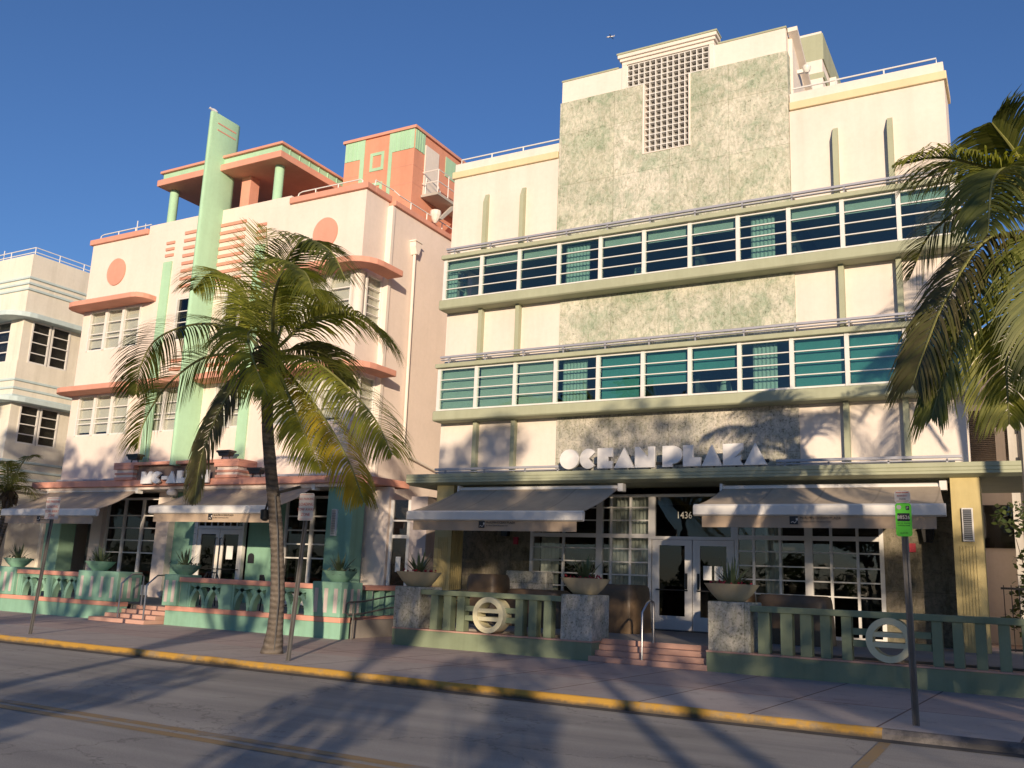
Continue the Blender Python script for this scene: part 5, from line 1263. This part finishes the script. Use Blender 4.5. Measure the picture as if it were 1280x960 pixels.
palm('coconut_palm', 'coconut palm whose fronds hang in from the right edge, trunk outside the photo', (.62, -9, .15),
     [(.9, -9, .1, .2), (.85, -9, 2, .14), (.7, -9, 4.5, .13), (.55, -9, 6.5, .15)], [(v, kr.get(k, 'frond'), dict(L=.88, pairs=96)) for k, v in FR.items()], seed=9)
def wild_fronds(cx, cy, cz, n, ln, seed):
    rr = random.Random(seed); out = []
    for k in range(n):
        a = 2*math.pi*(k*.382+rr.uniform(-.05, .05)); el = R(80-115*(k+.5)/n); l_ = ln*rr.uniform(.85, 1.1); c_, s_ = math.cos(a), math.sin(a)
        h = [(0, 0), (.3, .3*math.tan(el) if abs(el) < 1.2 else .75)]
        pts = [(cx, cy, cz)]; d = Vector((c_*math.cos(el), s_*math.cos(el), math.sin(el))); cur = Vector(pts[0])
        for m_ in range(4): cur = cur+d*l_/4; pts.append(tuple(cur)); d = (d+Vector((0, 0, -.34))).normalized()
        out.append((pts, 'frond_dark' if k % 3 else 'frond', dict(pairs=44)))
    return out
for lab, (x, y, h, dx, n, ln, sd) in (('tall coconut palm at the kerb beyond the right edge, its shadow on the cream hotel', (4.3, -9, 8.7, -.2, 16, 2.5, 21)),):
    palm('coconut_palm', lab, (x, y, .15), [(x, y, .1, .2), (x+.1, y, 2.5, .15), (x, y, 5, .14), (x+dx, y, h, .15)], wild_fronds(x+dx, y, h+.1, n, ln, sd), seed=sd)
palm('young_palm', 'young palm with two curved dark trunks between the two left hotels', (-33.2, -1.6, .15), [(-33.6, -1.6, .1, .12), (-33.4, -1.6, 1.5, .09), (-33.0, -1.6, 3, .08), (-32.9, -1.6, 4.0, .09)],
     [([(a+.0, -1.6, 4.0)] + [(a+(q[0]-a)*f, -1.6+(q[1]+1.6)*f, 4.0+(q[2]-4.0)*f+.5*math.sin(math.pi*f)) for f in (.33, .66, 1)], 'frond_dark', dict(L=.6, pairs=40)) for a, q in
      [(-32.9, q) for q in ((-35.3, -2.0, 4.3), (-35.0, -2.4, 3.2), (-34.4, -3.2, 4.5), (-31.9, -2.6, 5.0), (-31.4, -2.2, 4.4), (-31.5, -1.2, 3.6), (-33.5, -.4, 5.6), (-32.3, -3.2, 3.4), (-34.2, -1.0, 2.9), (-34.8, -.8, 5.2))]], seed=31)
g = G(); g.tube([(-33.2, -1.7, .1), (-33.0, -1.7, 1.6), (-32.6, -1.7, 2.9), (-32.75, -1.65, 3.8)], [.1, .08, .07, .06], 10); o = g.obj('trunk', 'bark', smooth=True)
yp = bpy.data.objects['young_palm']; o.parent = yp; o.location = Vector((0, 0, 0))-yp.location
# spot on the palm trunk
g = G(); g.lathe([(.03, -.12), (.09, -.08), (.10, .08), (.08, .10)], (-12.92, -9.02, 2.72), 12); g.tube([(-12.65, -8.95, 3.12), (-12.86, -9.02, 3.05), (-12.92, -9.02, 2.82)], .02, 6); g.tube([(-12.80, -8.95, 3.14), (-12.2, -8.9, 3.26)], .03, 6)
tag(g.obj('spotlight', 'darkmetal', smooth=True), 'small black spotlight strapped to the coconut palm trunk', 'spotlight')
g = G(); g.tube([(-12.34, -9.06, .15), (-12.32, -9.09, 1.2), (-12.5, -9.09, 2.4), (-12.66, -9.08, 3.1)], .012, 5); tag(g.obj('cable', 'galv'), 'pale thin cable running up the right side of the coconut palm trunk', 'cable')

# ------------------------------------------------------------------ street signs
def sign_post(label, x, y, plates, lean=(0, 0), h=2.7):
    t = thing('parking_sign', label, 'sign', (x, y, .154), 'parking signs on the kerb')
    g = G(); top = (x+lean[0], y+lean[1], .15+h)
    b0 = Vector((x, y, .1)); e = Vector(top); w = .03
    for (dx0, dx1, dy0, dy1) in ((-.04, -.02, -.015, .02), (.02, .04, -.015, .02), (-.02, .02, .01, .02)):
        i = len(g.v)
        for q in (b0, e): g.v += [(q.x+dx0, q.y+dy0, q.z), (q.x+dx1, q.y+dy0, q.z), (q.x+dx1, q.y+dy1, q.z), (q.x+dx0, q.y+dy1, q.z)]
        for f in ((0, 3, 2, 1), (4, 5, 6, 7), (0, 1, 5, 4), (1, 2, 6, 5), (2, 3, 7, 6), (3, 0, 4, 7)): g.f.append(tuple(i+k for k in f)); g.m.append(0)
    g.obj('post', 'galv', t)
    for (z0, z1, w, mat, lines) in plates:
        f = ((z0+z1)/2-.15)/h; cx = x+lean[0]*f; cy = y+lean[1]*f-.03
        rr_ = .035; pl = []
        for (qx, qz, a0) in ((cx+w/2-rr_, z1-rr_, 0), (cx-w/2+rr_, z1-rr_, 90), (cx-w/2+rr_, z0+rr_, 180), (cx+w/2-rr_, z0+rr_, 270)): pl += arc(qx, qz, rr_, a0, a0+90, 4)
        g = G(); g.prism(pl[::-1], 'y', cy-.004, cy+.003); p_ = g.obj('sign_plate', mat, t)
        if mat != 'black':
            g = G()
            for a, b_, c, d in ((cx-w/2+.02, cx+w/2-.02, z0+.02, z0+.026), (cx-w/2+.02, cx+w/2-.02, z1-.026, z1-.02)): g.box(a, b_, cy-.006, cy-.0042, c, d)
            g.obj('border', 'redink' if mat == 'signwhite' else 'signgreen', p_)
        for (s, size, zz, im) in lines: text('lettering', s, size, im, p_, (cx, cy-.006, zz), .001, align='CENTER')
    return t, p_, cx, cy
sign_post('white and red parking sign on a grey post right of the coconut palm trunk', -11.33, -9.8, [(2.56, 3.04, .34, 'signwhite', [('NO PARKING', .058, 2.92, 'redink'), ('LOADING', .075, 2.82, 'redink'), ('TOW AWAY', .07, 2.73, 'redink'), ('ZONE', .075, 2.64, 'redink')])], (.16, 0), 2.85)
sign_post('white and red parking sign on a leaning post before the leftmost awning', -18.48, -9.8, [(2.55, 3.02, .46, 'signwhite', [('NO PARKING', .075, 2.90, 'redink'), ('LOADING', .085, 2.79, 'redink'), ('TOW AWAY', .08, 2.69, 'redink'), ('ZONE', .08, 2.60, 'redink')])], (.22, 0), 2.85)
t, p_, cx, cy = sign_post('bright green parking sign numbered 88526 under a small white plate, at right', -1.31, -9.8, [(2.83, 2.985, .185, 'signwhite', [('TOW AWAY', .028, 2.95, 'redink'), ('RESIDENT', .028, 2.91, 'redink'), ('ZONE', .028, 2.87, 'darkmetal')]), (2.41, 2.825, .19, 'signgreen', [])], (-.03, 0), 2.84)
g = G(); g.box(cx-.072, cx+.072, cy-.007, cy-.0045, 2.60, 2.70); o = g.obj('number_panel', 'black', p_)
text('lettering', '88526', .062, 'signwhite', o, (cx, cy-.0085, 2.628), .001, align='CENTER')
g = G(); g.box(cx+.03, cx+.07, cy-.007, cy-.0045, 2.74, 2.79); o = g.obj('parking_mark', 'black', p_); text('lettering', 'P', .045, 'signwhite', o, (cx+.05, cy-.0085, 2.75), .001, align='CENTER')
g = G(); g.prism(circ(16, cx-.05, 2.775, .028, .028)[::-1], 'y', cy-.007, cy-.0045); g.obj('round_mark', 'signwhite', p_)
for s_, z, sz in (('PAY BY PHONE', .567, .022), ('PARKING ZONE', .54, .02), ('24 HOURS', .445, .02)): text('lettering', s_, sz, 'darkmetal', p_, (cx, cy-.006, 2+z), .001, align='CENTER')

# ------------------------------------------------------------------ bird and aircraft
g = G(); bx, by, bz = -25.28, -.8, 18.055
g.tube([(bx-.16, by, bz+.26), (bx-.08, by, bz+.20), (bx+.02, by, bz+.12), (bx+.14, by, bz+.06), (bx+.26, by, bz+.0)], [.012, .05, .08, .06, .012], 8)
g.tube([(bx-.13, by, bz+.22), (bx-.17, by, bz+.27), (bx-.21, by, bz+.27)], [.04, .045, .02], 8); g.tube([(bx-.2, by, bz+.27), (bx-.27, by, bz+.255)], [.015, .003], 5)
for d in (-.025, .025): g.tube([(bx+.02, by+d, bz+.08), (bx+.02, by+d, bz-.003)], .01, 5)
tag(g.obj('gull', 'bird', smooth=True), 'small grey gull perched on top of the mint pylon', 'bird')
ac = thing('airplane', 'tiny dark airplane high in the sky above the glass block screen', 'airplane', (-139.9, 300, 227.3))
def at_(q): return (q[0]*.7-139.9, q[1]*.7+300, q[2]*.7+227.3)
g = G(); g.tube([at_(q) for q in ((-2.2, -1, -.3), (-1.6, -.8, -.25), (1.2, .5, .3), (2.4, 1, .5))], [.1, .32, .3, .08], 10); g.obj('fuselage', 'fixture', ac)
for s_ in (-1, 1):
    g = G(); g.prism([(0, 0), (.5, 0), (.9, s_*2.9), (.5, s_*2.9)] if s_ > 0 else [(0, 0), (.5, s_*2.9), (.9, s_*2.9), (.5, 0)], 'z', 0, .08); o = g.obj('wing', 'fixture'); o.parent = ac; o.scale = (.7, .7, .7)
g = G(); g.prism([(1.7, .4), (2.4, .5), (2.5, 1.2), (2.2, 1.2)], 'y', .8, .9); o = g.obj('tail_fin', 'fixture'); o.parent = ac; o.scale = (.7, .7, .7)

# ------------------------------------------------------------------ broadleaf trees and shrubs
def crown_mesh(name, clumps, leaves, seed, size=.16, mat='leaf'):
    rr = random.Random(seed); g = G()
    for (cx, cy, cz, cr) in clumps:
        for k in range(leaves):
            while True:
                d = Vector((rr.uniform(-1, 1), rr.uniform(-1, 1), rr.uniform(-1, 1)))
                if .2 < d.length < 1: break
            c_ = Vector((cx, cy, cz))+Vector((d.x, d.y, d.z*.8))*cr; s_ = size*rr.uniform(.6, 1.3)
            a = Vector((rr.uniform(-1, 1), rr.uniform(-1, 1), rr.uniform(-.6, .6))).normalized(); b_ = a.cross(Vector((rr.uniform(-1, 1), rr.uniform(-1, 1), rr.uniform(-1, 1)))).normalized()
            g.quad(tuple(c_-a*s_), tuple(c_-b_*s_*.5), tuple(c_+a*s_), tuple(c_+b_*s_*.5))
    return g.mesh(name, mat)
def tree_proto(h, cr, seed, leaves=300):
    rr = random.Random(seed); t = thing('park_tree', 'tree', 'tree', (0, 0, 0), 'trees of the park across the road')
    g = G(); g.tube([(0, 0, -.1), (.1, .1, h*.25), (-.05, .15, h*.5), (0, 0, h*.8)], [.17, .13, .10, .04], 10); clumps = []
    for k in range(9):
        a = rr.uniform(0, 6.28); q = cr*rr.uniform(.25, .85); z = h*rr.uniform(.56, .96); e = (q*math.cos(a), q*math.sin(a), z)
        g.tube([(0, .1, h*.38), (e[0]*.5, e[1]*.5, (h*.4+z)/2), e], [.1, .07, .02], 6); clumps.append((*e, cr*rr.uniform(.20, .36)))
    me = g.mesh('trunk', 'bark2'); child('trunk', me, t); child('crown', crown_mesh('crown', clumps, leaves, seed), t); return t
PT = [tree_proto(10, 4.2, 5), tree_proto(8.5, 3.6, 8), tree_proto(12, 4.6, 12)]
WH = ['sea grape', 'spreading', 'tall']
spots = [  # x, y, which, scale
 (-19, -33, 2, 1.25), (-13, -31, 2, 1.05), (-7.5, -34, 0, 1.2), (-2.5, -31, 0, 1.05), (3.5, -33, 2, 1.05), (8.5, -32, 0, 1.14), (6, -29, 2, .9), (14, -30, 1, 1.0), (14.5, -34, 2, .84), (20, -32, 0, .95), (26, -34, 2, .95),
 (-26, -36, 2, 1.35), (-10, -46, 1, 1.05), (27, -47, 1, 1.15)]
used = set()
for i, (x, y, k, s_) in enumerate(spots):
    lab = '%s broadleaf park tree across the road behind the photographer, number %s from the left' % (WH[k], ['one', 'two', 'three', 'four', 'five', 'six', 'seven', 'eight', 'nine', 'ten', 'eleven', 'twelve', 'thirteen', 'fourteen', 'fifteen', 'sixteen'][i])
    if k not in used: o = PT[k]; used.add(k); o.location = (x, y, 0); o['label'] = lab
    else: o = dup(PT[k], (x, y, 0), lab)
    o.scale = (s_, s_, s_); o.rotation_euler = (0, 0, i*1.3)
def shrub(label, x, y, z, w, h, seed, name='dark_shrub'):
    t = thing(name, label, 'shrub', (x, y, z), 'shrubs beside the cream hotel'); rr = random.Random(seed)
    g = G()
    for k in range(5): g.tube([(rr.uniform(-.1, .1), rr.uniform(-.1, .1), 0), (rr.uniform(-w, w)*.5, rr.uniform(-w, w)*.4, h*.8)], [.03, .008], 5)
    child('stems', g.mesh('stems', 'bark2'), t)
    child('foliage', crown_mesh('foliage', [(rr.uniform(-w, w)*.6, rr.uniform(-w, w)*.4, h*rr.uniform(.35, .95), w*.5) for _ in range(7)], 160, seed, .10), t)
shrub('small tree-like shrub right of the ochre column, reaching above the others', .35, 5.5, .15, 1.2, 3.9, 3)
shrub('low dark hedge shrub right of the ochre column near the terrace', .3, 4.0, .15, 1.1, 2.0, 6)
shrub('dark shrub behind the right end of the slatted balustrade', 1.6, 3.0, .15, 1.2, 2.6, 9)
g = G()
for k in range(16): g.box(-.55+.16*k, -.53+.16*k, 2.6, 2.62, .15, 2.0)
g.box(-.6, 2, 2.59, 2.63, 1.9, 1.95); g.box(-.6, 2, 2.59, 2.63, .5, .55)
tag(g.obj('iron_fence', 'black'), 'thin black iron fence right of the ochre column', 'fence')

# unseen thicket added to block bright horizon reflections in the glass: one uncountable mass
g = G(); rr = random.Random(77)
cl = [(x+rr.uniform(-1, 1), -72+rr.uniform(-2, 2), rr.uniform(.8, 3.4), rr.uniform(1.4, 2.2)) for x in range(-150, 100, 2)]
o = bpy.data.objects.new('dune_thicket', crown_mesh('dune_thicket', cl, 110, 78, .34)); COL.objects.link(o); o['kind'] = 'stuff'
tag(o, 'low green sea grape thicket on the dune far behind the photographer', 'thicket')

def shade_shrub(label, x, y, w, h, seed):  # unseen bushes added to throw soft shade patches on the road
    t = thing('park_shrub', label, 'shrub', (x, y, .1), 'sea grape bushes at the park edge'); rr = random.Random(seed)
    g = G()
    for k in range(6): g.tube([(rr.uniform(-.15, .15), rr.uniform(-.15, .15), 0), (rr.uniform(-w, w)*.6, rr.uniform(-w, w)*.5, h*.8)], [.04, .01], 5)
    child('stems', g.mesh('stems', 'bark2'), t)
    child('foliage', crown_mesh('foliage', [(rr.uniform(-w, w)*.8, rr.uniform(-w, w)*.5, h*rr.uniform(.3, .95), w*rr.uniform(.3, .5)) for _ in range(8)], 130, seed, .13), t)
for x, y, w, h, sd, lab in ((-2.6, -28.5, 1.5, 4.0, 41, 'rounded sea grape bush behind the photographer, left of centre'), (.8, -28.0, 1.4, 3.6, 42, 'lower sea grape bush straight behind the photographer'),
                            (3.6, -28.6, 1.3, 4.2, 43, 'upright sea grape bush behind the photographer, right of centre'), (-11.5, -29, 1.4, 3.8, 44, 'wide sea grape bush far to the left behind the photographer'), (-16.5, -28, 1.0, 3.0, 45, 'small sea grape bush farthest left at the park edge')):
    shade_shrub(lab, x, y, w, h, sd)
